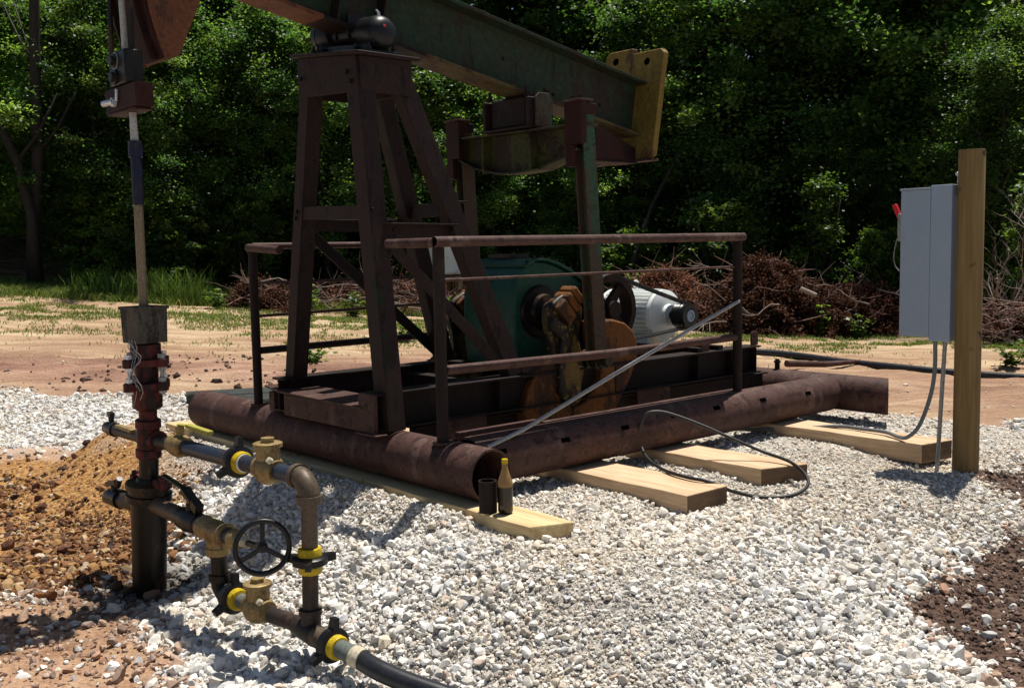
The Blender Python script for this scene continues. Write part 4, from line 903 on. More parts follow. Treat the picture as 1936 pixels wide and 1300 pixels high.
hose = MB().tube(smooth_path([(-1.053, -.26, z0), (-1.035, -.38, z0 - .02), (-.99, -.50, z0 - .045), (-.93, -.62, z0 - .07), (-.86, -.75, z0 - .095), (-.78, -.90, -.385), (-.70, -1.15, -.385)]), .043, 20).build('flow_hose', 'poly')
tag(hose, 'thick black flow hose leaving the lowest union towards the bottom edge', 'hose')

# polished rod (hangs on the bridle, slides in the stuffing box)
PR = thing('polished_rod', 'slim polished rod with carrier bar and clamp hanging below the horsehead', 'pump rod', (WS, 1.555, 1.14))
MB().cyl((WS, 1.555, 1.02), (WS, 1.555, 1.70), .0245).build('lower_rod', 'rod', PR)
MB().cyl((WS, 1.553, 1.70), (WS, 1.553, 1.95), .028).build('tape_wrap', 'wrap', PR)
MB().cyl((WS, 1.555, 1.95), (WS, 1.558, 2.035), .036).build('rod_coupling', 'wrap', PR)
MB().cyl((WS, 1.558, 2.035), (WS, 1.568, 2.19), .0215, .018).build('middle_rod', 'rod_pale', PR)
mb = MB(); mb.box(WS - .045, WS + .05, 1.40, 1.83, 2.20, 2.325); mb.box(WS - .05, WS + .055, 1.42, 1.80, 2.185, 2.199); cb = mb.build('carrier_bar', 'head_dark', PR, bevel=.006)
mb = MB(); mb.hexnut((WS - .05, 1.665, 2.245), (WS - .075, 1.665, 2.245), .024); mb.cyl((WS - .07, 1.665, 2.245), (WS - .11, 1.70, 2.235), .016, seg=10); mb.cyl((WS - .055, 1.64, 2.25), (WS - .055, 1.63, 2.31), .008, seg=8); mb.build('clamp_bolt', 'steel', cb)
mb = MB(); mb.box(WS - .055, WS + .045, 1.50, 1.72, 2.330, 2.505); mb.build('rod_clamp', 'grease', PR, bevel=.01)
mb = MB()
for z_ in (2.37, 2.455): mb.lathe((WS - .0555, 1.63, z_), (-1, 0, 0), [(0, .038), (.012, .038), (.014, .026), (.03, .025), (.032, .001)], 20)
mb.build('clamp_nut', 'grease', PR)
mb = MB(); mb.lathe((WS - .056, 1.63, 2.455), (-1, 0, 0), [(0, .045), (.004, .045), (.004, .038), (0, .038)], 24, caps=False); mb.build('washer', 'galv', PR)
MB().cyl((WS, 1.625, 2.50), (WS, 1.66, 3.30), .017).build('upper_rod', 'rod_pale', PR)

# ================================================================== TIMBERS, bottle, nipple
def timber(pts, z0, z1, mat, label, z0b=None):
    (a, b_, c_, d_) = pts
    mb = MB(); n = 24
    V_ = []
    for i in range(n + 1):
        u_ = i / n
        pL = Vector((*a, 0)).lerp(Vector((*d_, 0)), u_); pR = Vector((*b_, 0)).lerp(Vector((*c_, 0)), u_)
        wv = .0025 * math.sin(i * 1.7 + a[0] * 9)
        for p_, z_ in ((pL, z0), (pR, z0), (pR, z1 + wv), (pL, z1 - wv)): V_.append((p_.x, p_.y, z_))
    Fs = [(0, 1, 2, 3), tuple(4 * n + k for k in (3, 2, 1, 0))]
    for i in range(n):
        o_ = 4 * i
        for k in range(4): Fs.append((o_ + k, o_ + 4 + k, o_ + 4 + (k + 1) % 4, o_ + (k + 1) % 4))
    mb.add(V_, Fs)
    cx_ = sum(p[0] for p in pts) / 4; cy_ = sum(p[1] for p in pts) / 4
    o = mb.build('timber', mat, None, (cx_, cy_, z0), bevel=.004)
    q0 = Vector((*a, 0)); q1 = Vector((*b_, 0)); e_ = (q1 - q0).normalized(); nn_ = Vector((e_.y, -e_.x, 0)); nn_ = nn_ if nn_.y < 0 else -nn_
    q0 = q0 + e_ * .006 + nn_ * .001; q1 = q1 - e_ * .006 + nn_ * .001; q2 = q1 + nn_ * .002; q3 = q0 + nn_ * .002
    eg = MB(); eg.prism([(q_.x, q_.y) for q_ in (q0, q1, q2, q3)], z0 + .004, z1 - .006, 'st'); eg.build('end_plate', 'end_plate' if mat == 'timber' else 'timber2', o)  # thin plate over the near end; shade painted dark, except on the yellow board
    return tag(o, label, 'timber', 'sawn timbers carrying the skid')
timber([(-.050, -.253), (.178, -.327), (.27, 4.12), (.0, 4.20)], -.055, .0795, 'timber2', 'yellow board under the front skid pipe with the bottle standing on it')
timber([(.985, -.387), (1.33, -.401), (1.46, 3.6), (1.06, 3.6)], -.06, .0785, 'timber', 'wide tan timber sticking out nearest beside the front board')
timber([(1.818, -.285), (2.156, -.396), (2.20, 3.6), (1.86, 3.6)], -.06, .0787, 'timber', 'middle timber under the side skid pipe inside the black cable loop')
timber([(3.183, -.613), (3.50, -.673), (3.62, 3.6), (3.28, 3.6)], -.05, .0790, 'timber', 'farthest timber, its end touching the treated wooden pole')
BO = (.045, .035, .081)
BT_ = thing('oil_bottle', 'slim clear plastic bottle half full of dark oil with yellow cap', 'bottle', BO)
mb = MB(); mb.lathe(BO, (0, 0, 1), [(.1395, .0385), (.15, .039), (.165, .038), (.20, .026), (.235, .0165), (.262, .0135), (.264, .0001)], 32); mb.build('bottle_body', 'amber', BT_)
mb = MB(); mb.lathe((BO[0], BO[1], BO[2]), (0, 0, 1), [(0, .028), (.003, .034), (.012, .039), (.05, .0383), (.10, .039), (.139, .0385), (.1393, .001)], 32); mb.build('oil', 'oil', BT_)
mb = MB(); mb.lathe((BO[0], BO[1], BO[2] + .258), (0, 0, 1), [(0, .0165), (.022, .0165), (.025, .014), (.0255, .001)], 20); mb.build('bottle_cap', 'yel_ring', BT_)
NP = (-.005, .115, .081)
o = MB().ring(NP, (NP[0], NP[1], NP[2] + .165), .047, .040).build('pipe_nipple', 'rust_dark', None, NP)
tag(o, 'short rusty pipe stub standing open end up beside the bottle', 'pipe stub')

# ================================================================== POLE, PANEL, CONDUITS, CABLES
o = MB().lathe((3.14, -.93, -.8), (0, 0, 1), [(0, .083), (.8, .080), (2.79, .079), (2.80, .076)], 36).build('wooden_pole', 'pole', None, (3.14, -.93, -.05))
tag(o, 'round treated wooden pole carrying the grey electrical panel', 'pole')
EP = thing('electrical_panel', 'tall grey steel electrical enclosure mounted on the wooden pole', 'electrical box', (3.14, -.70, .80))
mb = MB(); mb.box(3.075, 3.265, -.838, -.70, .79, 1.79); mb.build('enclosure', 'panel', EP, bevel=.003)
mb = MB(); mb.box(3.071, 3.269, -.6998, -.50, .815, 1.765); mb.build('enclosure_door', 'panel', EP, bevel=.002)
mb = MB(); mb.box(3.062, 3.278, -.70, -.495, 1.766, 1.778); mb.build('rain_lip', 'panel', EP, bevel=.002)
mb = MB(); mb.box(3.14, 3.22, -.849, -.8385, 1.80, 1.86); mb.box(3.16, 3.20, -.86, -.839, 1.72, 1.86); mb.hexnut((3.15, -.845, 1.855), (3.12, -.845, 1.855), .012); mb.build('mounting_bracket', 'steel', EP, bevel=.002)
mb = MB(); mb.box(3.10, 3.17, -.499, -.46, 1.44, 1.62); hd2 = mb.build('disconnect_switch', 'galv', EP, bevel=.006)
mb = MB(); mb.bar((3.12, -.465, 1.60), (3.12, -.43, 1.68), .03, .028); mb.build('red_handle', 'red', hd2, bevel=.004)
MB().tube(smooth_path([(3.12, -.45, 1.45), (3.12, -.43, 1.35), (3.12, -.44, 1.28), (3.12, -.47, 1.24)]), .004, 6).build('seal_wire', 'galv', hd2)
o = MB().tube(smooth_path([(3.14, -.715, .80), (3.14, -.716, .60), (3.14, -.69, .42), (3.14, -.62, .22), (3.16, -.53, .125), (3.24, -.42, .10), (3.33, -.28, .104), (3.36, -.10, .10), (3.36, .12, .095), (3.30, .42, .05), (3.1, .75, .03), (2.95, 1.1, .03)]), .0135, 12).build('flexible_conduit', 'conduit', None, (3.14, -.7, .1))
tag(o, 'thin grey flexible conduit curving from panel down onto the farthest timber', 'conduit')
o = MB().cyl((3.14, -.782, .80), (3.14, -.742, -.1), .0135).build('straight_conduit', 'galv', None, (3.14, -.74, 0))
tag(o, 'straight pale conduit pipe running from the grey panel into gravel', 'conduit')
loop = [(1.52, .30, .092), (1.58, .44, .12), (1.60, .50, .22), (1.60, .465, .33), (1.60, .43, .372), (1.70, .40, .36), (1.78, .33, .31), (1.95, .22, .20), (2.08, .03, .11), (2.13, -.16, .10), (2.06, -.36, .10), (1.91, -.53, gz(1.91, -.53) + .07), (1.72, -.66, gz(1.72, -.66) + .03), (1.50, -.62, gz(1.5, -.62) + .025), (1.38, -.46, .03), (1.30, -.36, .06), (1.30, -.20, .092), (1.36, -.02, .092), (1.44, .14, .092), (1.52, .30, .092)]
loop = [(1.60, .50, .17), (1.59, .485, .26), (1.60, .46, .335), (1.64, .43, .372), (1.72, .36, .365), (1.83, .20, .30), (1.93, .03, .22), (2.03, -.144, .14), (2.03, -.34, .105), (1.97, -.48, .07), (1.88, -.575, .03), (1.76, -.60, .0), (1.64, -.56, -.015), (1.54, -.475, -.012), (1.46, -.40, .01), (1.375, -.349, .045), (1.306, -.28, .088), (1.286, -.153, .094), (1.334, .045, .094), (1.45, .25, .094), (1.55, .40, .11), (1.60, .47, .14)]
o = MB().tube(smooth_path(loop), .0105, 10).build('black_cable', 'rubber', None, (1.6, .2, .1))
tag(o, 'loop of black cable draped over the side skid pipe and gravel', 'cable')

# ================================================================== things lying behind
def wp(X, Y): s, t = to_st(X, Y); return s, t
def wpt(X, Y, dz=0):
    s, t = to_st(X, Y); return (s, t, float(terr(np.array([X]), np.array([Y]))[0]) + dz)
pts = [wpt(x, y, .05) for x, y in ((-1.0, 15.6), (1.5, 16.7), (3.9, 16.55), (5.1, 15.45), (5.65, 14.8), (6.6, 13.95), (8.6, 12.3), (11, 10.5))]
zz_ = [p[2] for p in pts]
o = MB().tube(smooth_path(pts, 10), .055, 14).build('poly_pipeline', 'poly', None, pts[2]); tag(o, 'long black plastic pipeline curving across the sand behind the skid', 'pipeline')
o = MB().tube([wpt(3.95, 14.6, .10), wpt(4.6, 14.9, .07), wpt(5.25, 15.3, .05)], .035, 10, rs=[.05, .045, .03]).build('steel_bar', 'rust', None, wpt(4.6, 14.9)); tag(o, 'tapered rusty steel bar lying on sand behind the rear skid pipe', 'steel bar')
pls = ['second', 'third', 'fourth']
for k in range(4):
    a_ = wpt(-3.80 + .22 * k, 11.75 - .12 * k, .085); b_ = wpt(-.2 + .1 * k, 12.9 - .12 * k, .085)
    mb = MB(); mb.ring(a_, b_, .075, .062, 20)
    o = mb.build('stored_pipe', 'greenpipe', None, a_)
    tag(o, ['leftmost dull green pipe lying in the row behind the skid', 'dull green stored pipe, second from the left end', 'dull green stored pipe, third from the left end', 'dull green stored pipe closest to the front skid pipe end'][k], 'pipe', 'green pipes lying behind the skid')
o = MB().lathe((4.16, 1.17, .355), (0, 0, 1), [(0, .022), (.07, .022), (.07, .03), (.085, .03), (.085, .02), (.10, .02)], 16).build('pipe_plug', 'rust_dark', PJ)
wsx = wpt(-1.55, 24.3)
TK = thing('storage_tank', 'white storage tank seen behind the brush at the woods edge', 'tank', wsx)
mb = MB(); mb.box(wsx[0] - .6, wsx[0] + .6, wsx[1] - .6, wsx[1] + .6, wsx[2] + .72, wsx[2] + 1.62); mb.build('tank_body', 'white', TK, bevel=.06)
mb = MB(); mb.box(wsx[0] - .66, wsx[0] + .66, wsx[1] - .66, wsx[1] + .66, wsx[2] + .56, wsx[2] + .70)
for a_ in (-.5, 0, .5):
    for b_ in (-.5, 0, .5): mb.box(wsx[0] + a_ - .07, wsx[0] + a_ + .07, wsx[1] + b_ - .07, wsx[1] + b_ + .07, wsx[2] - .1, wsx[2] + .558)
mb.build('tank_stand', 'timber', TK)
mb = MB(); mb.cyl((wsx[0], wsx[1], wsx[2] + 1.62), (wsx[0], wsx[1], wsx[2] + 1.68), .15); mb.build('tank_lid', 'white', TK)
# ================================================================== VEGETATION
def leaf_cloud(C_, n_per, spread, lsz, tilt=.75, tone=(0, 1), flat=.6):
    """C_: clump centres (k,3); n_per leaves each, ellipsoidal spread; returns V (4 per leaf), F, tone"""
    k = len(C_); n = k * n_per
    cen = np.repeat(C_, n_per, 0); sp = np.repeat(np.broadcast_to(np.asarray(spread, float), (k,)), n_per)
    d = rng.normal(size=(n, 3)); d /= np.linalg.norm(d, axis=1)[:, None]
    st_ = np.repeat(rng.uniform(.6, 1.5, (k, 3)), n_per, 0)
    P = cen + d * (sp * np.minimum(np.abs(rng.normal(0, .62, n)) + .12, 1.7))[:, None] * np.array([1, 1, flat]) * st_
    RM = rand_rot(n, tilt); L = lsz * rng.uniform(.6, 1.3, n); Wd = L * rng.uniform(.32, .5, n)
    base = np.stack([np.stack([-L * .5, 0 * L, 0 * L], -1), np.stack([-.02 * L, Wd, -.12 * L], -1), np.stack([L * .55, 0 * L, -.18 * L], -1), np.stack([-.02 * L, -Wd, -.12 * L], -1)], 1)
    V = np.einsum('nij,nvj->nvi', RM, base) + P[:, None]
    ct = np.repeat(rng.uniform(*tone, k), n_per)
    tn = np.clip(ct + rng.normal(0, .16, n), 0, 1)
    return V.reshape(-1, 3), np.arange(n * 4).reshape(-1, 4), np.repeat(tn, 4)
def limb_mesh(segs, seg=7):
    mb = MB()
    for pts, rs in segs: mb.tube(pts, .1, seg, rs=rs)
    me = bpy.data.meshes.new('limbs'); me.from_pydata(mb.v, [], mb.f); me.polygons.foreach_set('use_smooth', [True] * len(mb.f)); me.update(); return me
def make_tree_meshes(kind, h, rad, nclump, nper, lsz, low=.12, seed=0):
    rr = random.Random(seed); segs = []; tips = []
    tp = [Vector((0, 0, -.3))]; n = 9; lean = Vector((rr.uniform(-.05, .05), rr.uniform(-.05, .05), 0))
    for i in range(1, n + 1): tp.append(Vector((lean.x * h * i / n + rr.uniform(-.07, .07), lean.y * h * i / n + rr.uniform(-.07, .07), h * .92 * i / n)))
    r_ = .022 * h * .75; segs.append((tp, [r_ * (1.25 if i == 0 else 1 - .85 * i / n) for i in range(n + 1)]))
    for b_ in range(16):
        f_ = .18 + .78 * b_ / 16; k_ = f_ * n; i = int(k_); p = tp[i].lerp(tp[min(i + 1, n)], k_ - i)
        a = b_ * 2.4 + rr.uniform(-.4, .4); L = rad * (1.05 - .55 * f_) * rr.uniform(.7, 1.1); q = [p]
        for j in range(1, 5): q.append(p + Vector((math.cos(a), math.sin(a), .35 + .25 * f_)) * (L * j / 4) + Vector((rr.uniform(-.12, .12), rr.uniform(-.12, .12), rr.uniform(-.1, .12))))
        segs.append((q, [r_ * (.38 - .3 * f_ * .5) * (1 - .8 * j / 4) for j in range(5)])); tips += q[2:]
    C_ = []
    for _ in range(nclump):
        if rr.random() < .55:
            t_ = tips[rr.randrange(len(tips))]; C_.append((t_.x + rr.gauss(0, .3), t_.y + rr.gauss(0, .3), t_.z + rr.gauss(0, .35)))
        else:
            z = low + (1 - low) * rr.random() ** .9; w_ = rad * math.sin(math.pi * min(1, max(.06, (z * .88 + .13)))) ** .55
            a = rr.uniform(0, 2 * math.pi); q = w_ * rr.random() ** .4; C_.append((math.cos(a) * q, math.sin(a) * q, z * h))
    C_ = np.array(C_); sp = rng.uniform(.32, .85, len(C_)) * rad / 3.2
    V, Fq, tn = leaf_cloud(C_, nper, sp, lsz, .8, (.05, .95))
    crown = np_mesh('crown', V, Fq, 'leaf', False, {'tone': ('FLOAT', 'POINT', tn)})
    tr = limb_mesh(segs); tr.materials.append(M['bark']); return tr, crown
TV = [make_tree_meshes('a', 11.5, 3.3, 240, 270, .112, .06, 1), make_tree_meshes('b', 12.5, 3.6, 260, 250, .122, .12, 2),
      make_tree_meshes('c', 9.5, 3.0, 220, 300, .088, .04, 3), make_tree_meshes('d', 13, 3.4, 240, 260, .125, .2, 4)]
def zt(X, Y): return float(terr(np.array([X]), np.array([Y]), False)[0])
def tree(X, Y, k, sc, rz, label, group='trees of the woods edge'):
    r_ = bpy.data.objects.new('tree', None); col.objects.link(r_); r_.location = (X, Y, zt(X, Y) - .05); r_.rotation_euler = (0, 0, rz); r_.scale = (sc, sc, sc)
    tag(r_, label, 'tree', group)
    for nm, me in zip(('trunk', 'crown'), TV[k]):
        o = bpy.data.objects.new(nm, me); col.objects.link(o); o.parent = r_
    return r_
# the wood's edge steps up away from the clearing: low young trees, then taller ones
FRONT = [(-12.6, 24.3, 1, .60, 'short leafy young tree at the far left edge of the woods'),
 (-9.9, 25.2, 0, .62, 'young tree behind the leaning trunk on the left'),
 (-8.1, 24.9, 2, .74, 'leafy young tree rising behind the pale polished rod'),
 (-6.2, 25.4, 0, .60, 'bright green young tree between the horsehead and the post'),
 (-4.4, 25.0, 3, .55, 'young tree just left of the steel post legs'),
 (-2.4, 25.6, 1, .58, 'young tree directly behind the steel post'),
 (-.4, 26.2, 2, .66, 'young tree behind the sloping green beam'),
 (1.7, 26.4, 0, .52, 'young tree left of the yellow tail plates'),
 (5.6, 26.2, 2, .42, 'young tree above the middle of the largest brush heap'),
 (8.3, 24.6, 0, .40, 'young tree behind the grey electrical panel'),
 (10.9, 22.6, 2, .72, 'young tree with pale drooping leaves at the right edge')]
for i, (x, y, k, s_, lb) in enumerate(FRONT): tree(x, y, k, s_, i * 1.3, lb)
MIDL = ['at the far left', 'behind the two bare trunks on the left', 'behind the horsehead', 'left of the steel post', 'above the post cap', 'above the beam with its top in the sun', 'above the tail end of the beam', 'above the yellow tail plates', 'right of the yellow tail plates', 'above the dark gap right of the beam', 'above the grey electrical panel', 'at the far right border']
for i in range(12):
    x = -14.6 + 2.55 * i; y = 28.0 + .5 * math.sin(i * 2.3) - .22 * max(0, i - 6)
    tree(x, y, (i * 2 + 1) % 4 if i % 2 else (i + 2) % 4, (.80 if i < 4 else .60 if i < 8 else 1.1) + .05 * math.sin(i * 1.9), i * 2.1, 'taller tree of the middle row ' + MIDL[i])
for i in range(12):
    tree(-18 + 3.2 * i + random.uniform(-.5, .5), 32.0 + random.uniform(-.7, .9), (i * 3 + 1) % 4, 1.15 + .1 * (i % 3), i * 1.1, 'tall dark tree in the shaded row deepest in the woods', 'deepest row of trees')
# dense wood behind: nobody could count it
n = 620
C_ = np.stack([rng.uniform(-34, 34, n), rng.uniform(35, 39.5, n), np.concatenate([rng.uniform(-.5, 23, n - 140), rng.uniform(-.5, 4, 140)])], -1)
V, Fq, tn = leaf_cloud(C_, 420, rng.uniform(1.2, 2.2, n), .46, .9, (0, .7), .8)
me = np_mesh('far_woods', V, Fq, 'leaf', False, {'tone': ('FLOAT', 'POINT', tn)}); o = bpy.data.objects.new('far_woods', me); col.objects.link(o)
tag(o, 'dense dark woods closing the view behind the trees', 'woods', kind='stuff')
# two bare trunks on the left, a leaning one, and a thin leaning stem on the right
def bare(pts, rs, label, name='bare_tree'):
    org = Vector(pts[0]); mb = MB()
    for p_, r_ in zip(pts[1:], rs[1:]): pass
    mb.tube([Vector(p) - org for p in pts], .1, 10, rs=rs)
    for k in range(5 if rs[0] > .1 else 0):
        i = 2 + k % (len(pts) - 3); p = Vector(pts[i]) - org; a = k * 2.2
        mb.tube([p, p + Vector((math.cos(a) * .5, math.sin(a) * .3, .6)), p + Vector((math.cos(a) * 1.0, math.sin(a) * .5, 1.5))], .03, 6, rs=[.05, .03, .012])
    me = bpy.data.meshes.new(name); me.from_pydata(mb.v, [], mb.f); me.polygons.foreach_set('use_smooth', [True] * len(mb.f)); me.materials.append(M['bark'])
    o = bpy.data.objects.new(name, me); o.location = org; col.objects.link(o); tag(o, label, 'tree trunk', 'bare trunks at the woods edge')
z_ = zt(-10.9, 23.6)
bare([(-11.0, 23.6, z_ - .2), (-10.95, 23.6, z_ + 1.5), (-10.75, 23.6, z_ + 3), (-10.7, 23.6, z_ + 5), (-10.6, 23.6, z_ + 7), (-10.6, 23.6, z_ + 9)], [.20, .15, .13, .12, .11, .08], 'thick upright trunk at the left edge of the woods')
bare([(-10.8, 23.3, z_ - .2), (-10.85, 23.3, z_ + 1.6), (-11.1, 23.3, z_ + 2.8), (-11.6, 23.3, z_ + 4), (-12.3, 23.3, z_ + 5.3), (-12.8, 23.3, z_ + 7)], [.14, .11, .10, .09, .07, .05], 'slimmer trunk leaning left beside the thick upright trunk')
z_ = zt(2.6, 23.6)
bare([(2.5, 23.9, z_), (2.9, 23.9, z_ + 1.4), (3.4, 24.6, z_ + 2.6), (4.0, 25.2, z_ + 3.6), (4.5, 25.9, z_ + 4.6)], [.07, .06, .045, .03, .012], 'thin stem leaning right behind the yellow tail plates')

# shrubs: rounded leafy bushes in front of the trees
def shrub_mesh(w_, h, n, nper, lsz, mat='leaf_bright'):
    C_ = []
    for _ in range(n):
        a = random.uniform(0, 2 * math.pi); z = random.random(); q = w_ * math.sqrt(random.random()) * math.sqrt(max(.05, 1 - (z * .95) ** 2)); C_.append((math.cos(a) * q, math.sin(a) * q * .7, .15 + z * h))
    V, Fq, tn = leaf_cloud(np.array(C_), nper, rng.uniform(.14, .32, n), lsz, .75, (.0, 1.0)); 
    crown = np_mesh('foliage', V, Fq, mat, False, {'tone': ('FLOAT', 'POINT', tn)})
    segs = []
    for k in range(7):
        a = k * .9; segs.append(([Vector((0, 0, -.1)), Vector((math.cos(a) * w_ * .3, math.sin(a) * w_ * .2, h * .45)), Vector((math.cos(a) * w_ * .6, math.sin(a) * w_ * .4, h * .9))], [.03, .02, .008]))
    st = limb_mesh(segs, 5); st.materials.append(M['bark']); return st, crown
SH = [shrub_mesh(1.25, 2.6, 80, 95, .095), shrub_mesh(1.6, 2.2, 95, 95, .10), shrub_mesh(1.0, 3.3, 80, 95, .09)]
for i, (x, y, k, s_, lb) in enumerate([(4.9, 23.3, 0, 1.0, 'bright green bush right behind the left half of the brush pile'), (7.0, 23.0, 2, .98, 'bush left of the grey panel above the brush pile'),
    (8.1, 22.4, 0, .8, 'small bush just behind the grey panel'), (-7.6, 23.9, 1, .95, 'low bush behind the tall grass clump on the left'), (-5.9, 23.6, 0, .8, 'bush at the left end of the grey twig heap'),
    (-10.0, 24.9, 1, 1.0, 'shaded bush beside the leaning trunks on the left'), (2.9, 24.6, 1, .9, 'low bush behind the yellow tail plates'), (10.3, 19.8, 2, .9, 'bush at the right border of the picture'),
    (-2.6, 24.6, 1, .9, 'bush behind the steel post'), (9.4, 22.3, 1, 1.0, 'wide bush behind the bare branches on the right')]):
    r_ = bpy.data.objects.new('bush', None); col.objects.link(r_); r_.location = (x, y, zt(x, y) - .05); r_.rotation_euler = (0, 0, i * 1.7); r_.scale = (s_,) * 3
    tag(r_, lb, 'bush', 'bushes along the woods edge')
    for nm, me in zip(('stems', 'foliage'), SH[k]): o = bpy.data.objects.new(nm, me); col.objects.link(o); o.parent = r_

# grass: blades, patchy
def blades(X, Y, h, wid, name, mat='grass', zoff=0, lean=.45, tone=None):
    n = len(X); Zb = terr(X, Y) + zoff - .01; a = rng.uniform(0, 2 * np.pi, n); l = rng.uniform(.1, 1, n) * lean * h; b_ = rng.uniform(0, 2 * np.pi, n)
    dx, dy = np.cos(a) * wid, np.sin(a) * wid; lx, ly = np.cos(b_) * l, np.sin(b_) * l
    P0 = np.stack([X - dx, Y - dy, Zb], -1); P1 = np.stack([X + dx, Y + dy, Zb], -1)
    P2 = np.stack([X + dx * .7 + lx * .4, Y + dy * .7 + ly * .4, Zb + h * .62], -1); P3 = np.stack([X - dx * .7 + lx * .4, Y - dy * .7 + ly * .4, Zb + h * .62], -1)
    P4 = np.stack([X + lx * 1.1, Y + ly * 1.1, Zb + h * .95], -1); P5 = P4 + np.stack([dx * .15, dy * .15, h * 0], -1)
    V = np.stack([P0, P1, P2, P3, P4, P5], 1).reshape(-1, 3); i6 = np.arange(n)[:, None] * 6
    Fq = np.concatenate([i6 + [0, 1, 2, 3], i6 + [3, 2, 5, 4]], 0); tn = np.repeat(rng.uniform(0, 1, n) if tone is None else tone, 6)
    return np_mesh(name, V, Fq, mat, False, {'tone': ('FLOAT', 'POINT', tn)})
def sel(n, x0, x1, y0, y1, f):
    X = rng.uniform(x0, x1, n); Y = rng.uniform(y0, y1, n); k = rng.random(n) < f(X, Y); return X[k], Y[k]
def gden(X, Y):
    p = fbm(X * .6, Y * 1.2, .9, 4, 1); q = fbm(X, Y, 3.5, 3, 0)
    band = np.exp(-((Y - (19.9 - .30 * np.clip(X - 3, 0, 6) * 1.0 + .0 * X)) / 1.5) ** 2) * 1.0
    band2 = np.exp(-((Y - 17.4) / .8) ** 2) * .22 * (X < 2)
    edge = sm((Y - (21.3 - .42 * np.clip(X - 4, 0, 8))) / .8) * (Y < 24)
    return np.clip((band + band2) * sm((p + q * .7 + .02) / .12) * .8 + edge * .9 + .03 * sm((q - .05) / .1), 0, 1)
X, Y = sel(420000, -14, 12, 14.8, 24, gden); h = rng.uniform(.02, .08, len(X)) * (1 + 1.8 * (Y > 21.4))
o = bpy.data.objects.new('grass', blades(X, Y, h, .008, 'grass', lean=1.1)); col.objects.link(o); tag(o, 'patchy green and dry grass between the sand and the woods', 'grass', kind='stuff')
# tall grass clumps
def clump(x, y, w_, n, hh, label, name='grass_clump', mat='grass'):
    X = x + np.clip(rng.normal(0, w_, n), -1.5 * w_, 1.5 * w_); Y = y + np.clip(rng.normal(0, w_ * .6, n), -w_, w_); h = hh * rng.uniform(.25, 1.0, n) ** 1.3
    me = blades(X, Y, h, .011, name, mat, 0, .55, rng.uniform(0, .65, n)); o = bpy.data.objects.new(name, me); col.objects.link(o); tag(o, label, 'grass clump', 'tall grass clumps'); return o
clump(-7.5, 22.2, .55, 1000, .85, 'tall bright grass clump right of the polished rod'); clump(-6.5, 21.9, .35, 500, .5, 'lower grass clump left of the reddish brush'); clump(-8.8, 22.5, .5, 600, .7, 'shaded tall grass clump left of the polished rod')
# weeds: stems with leaf whorls
def weed(x, y, h, label, n=5, leaf=.085, sp=.10, mat='leaf_bright'):
    base = Vector((x, y, float(terr(np.array([x]), np.array([y]))[0]) - .02)); C_ = []; segs = []
    for k in range(n):
        a = k * 2.4 + x; tip = Vector((math.cos(a) * sp * 2.2 * (k > 0), math.sin(a) * sp * 1.6 * (k > 0), h * (1 - .09 * k))); segs.append(([Vector((0, 0, 0)), tip * .5 + Vector((0, 0, .05 * h)), tip], [.008, .006, .003]))
        m_ = max(3, int(h / .12))
        for j in range(1, m_ + 1): C_.append(tuple(tip * (j / m_)))
    V, Fq, tn = leaf_cloud(np.array(C_), 13, sp, leaf, .55, (.2, 1), .45)
    st = limb_mesh(segs, 5); st.materials.append(M['leaf_bright']); fo = np_mesh('leaves', V, Fq, mat, False, {'tone': ('FLOAT', 'POINT', tn)})
    r_ = bpy.data.objects.new('weed', None); col.objects.link(r_); r_.location = base; tag(r_, label, 'weed', 'leafy weeds on the sand')
    for nm, me in (('stems', st), ('leaves', fo)): o = bpy.data.objects.new(nm, me); col.objects.link(o); o.parent = r_
for a_ in [(4.75, 20.9, .62, 'leafy weed just right of the rear rail post'), (5.25, 20.9, .5, 'broad weed second from the rear rail post before the brush'), (6.22, 20.5, .66, 'tall leafy weed standing alone before the middle of the brush pile'),
           (6.95, 20.3, .5, 'narrow weed between the lone tall weed and the grey panel'), (3.6, 21.2, .4, 'low weed behind the white motor'), (4.1, 21.1, .35, 'small weed close to the motor pulley'), (7.35, 14.9, .35, 'small weed right of the wooden pole by the pipeline'),
           (7.9, 15.4, .4, 'weed at the right edge beyond the black pipeline'), (-2.92, 14.6, .26, 'small lone weed on sand between the left post and leg'), (-1.9, 17.6, .28, 'weed on sand behind the post, low and wide'), (-4.2, 21.0, .6, 'pale leafy weed before the grey twig heap'),
           (-3.3, 21.2, .5, 'weed at the right end of the grey twig heap'), (-1.1, 20.8, .6, 'bright weed behind the lower left rail'), (-.5, 20.6, .45, 'bright weed left of the green gearbox'), (-6.1, 21.2, .4, 'weed at the foot of the reddish brush on the left')]:
    weed(*a_)
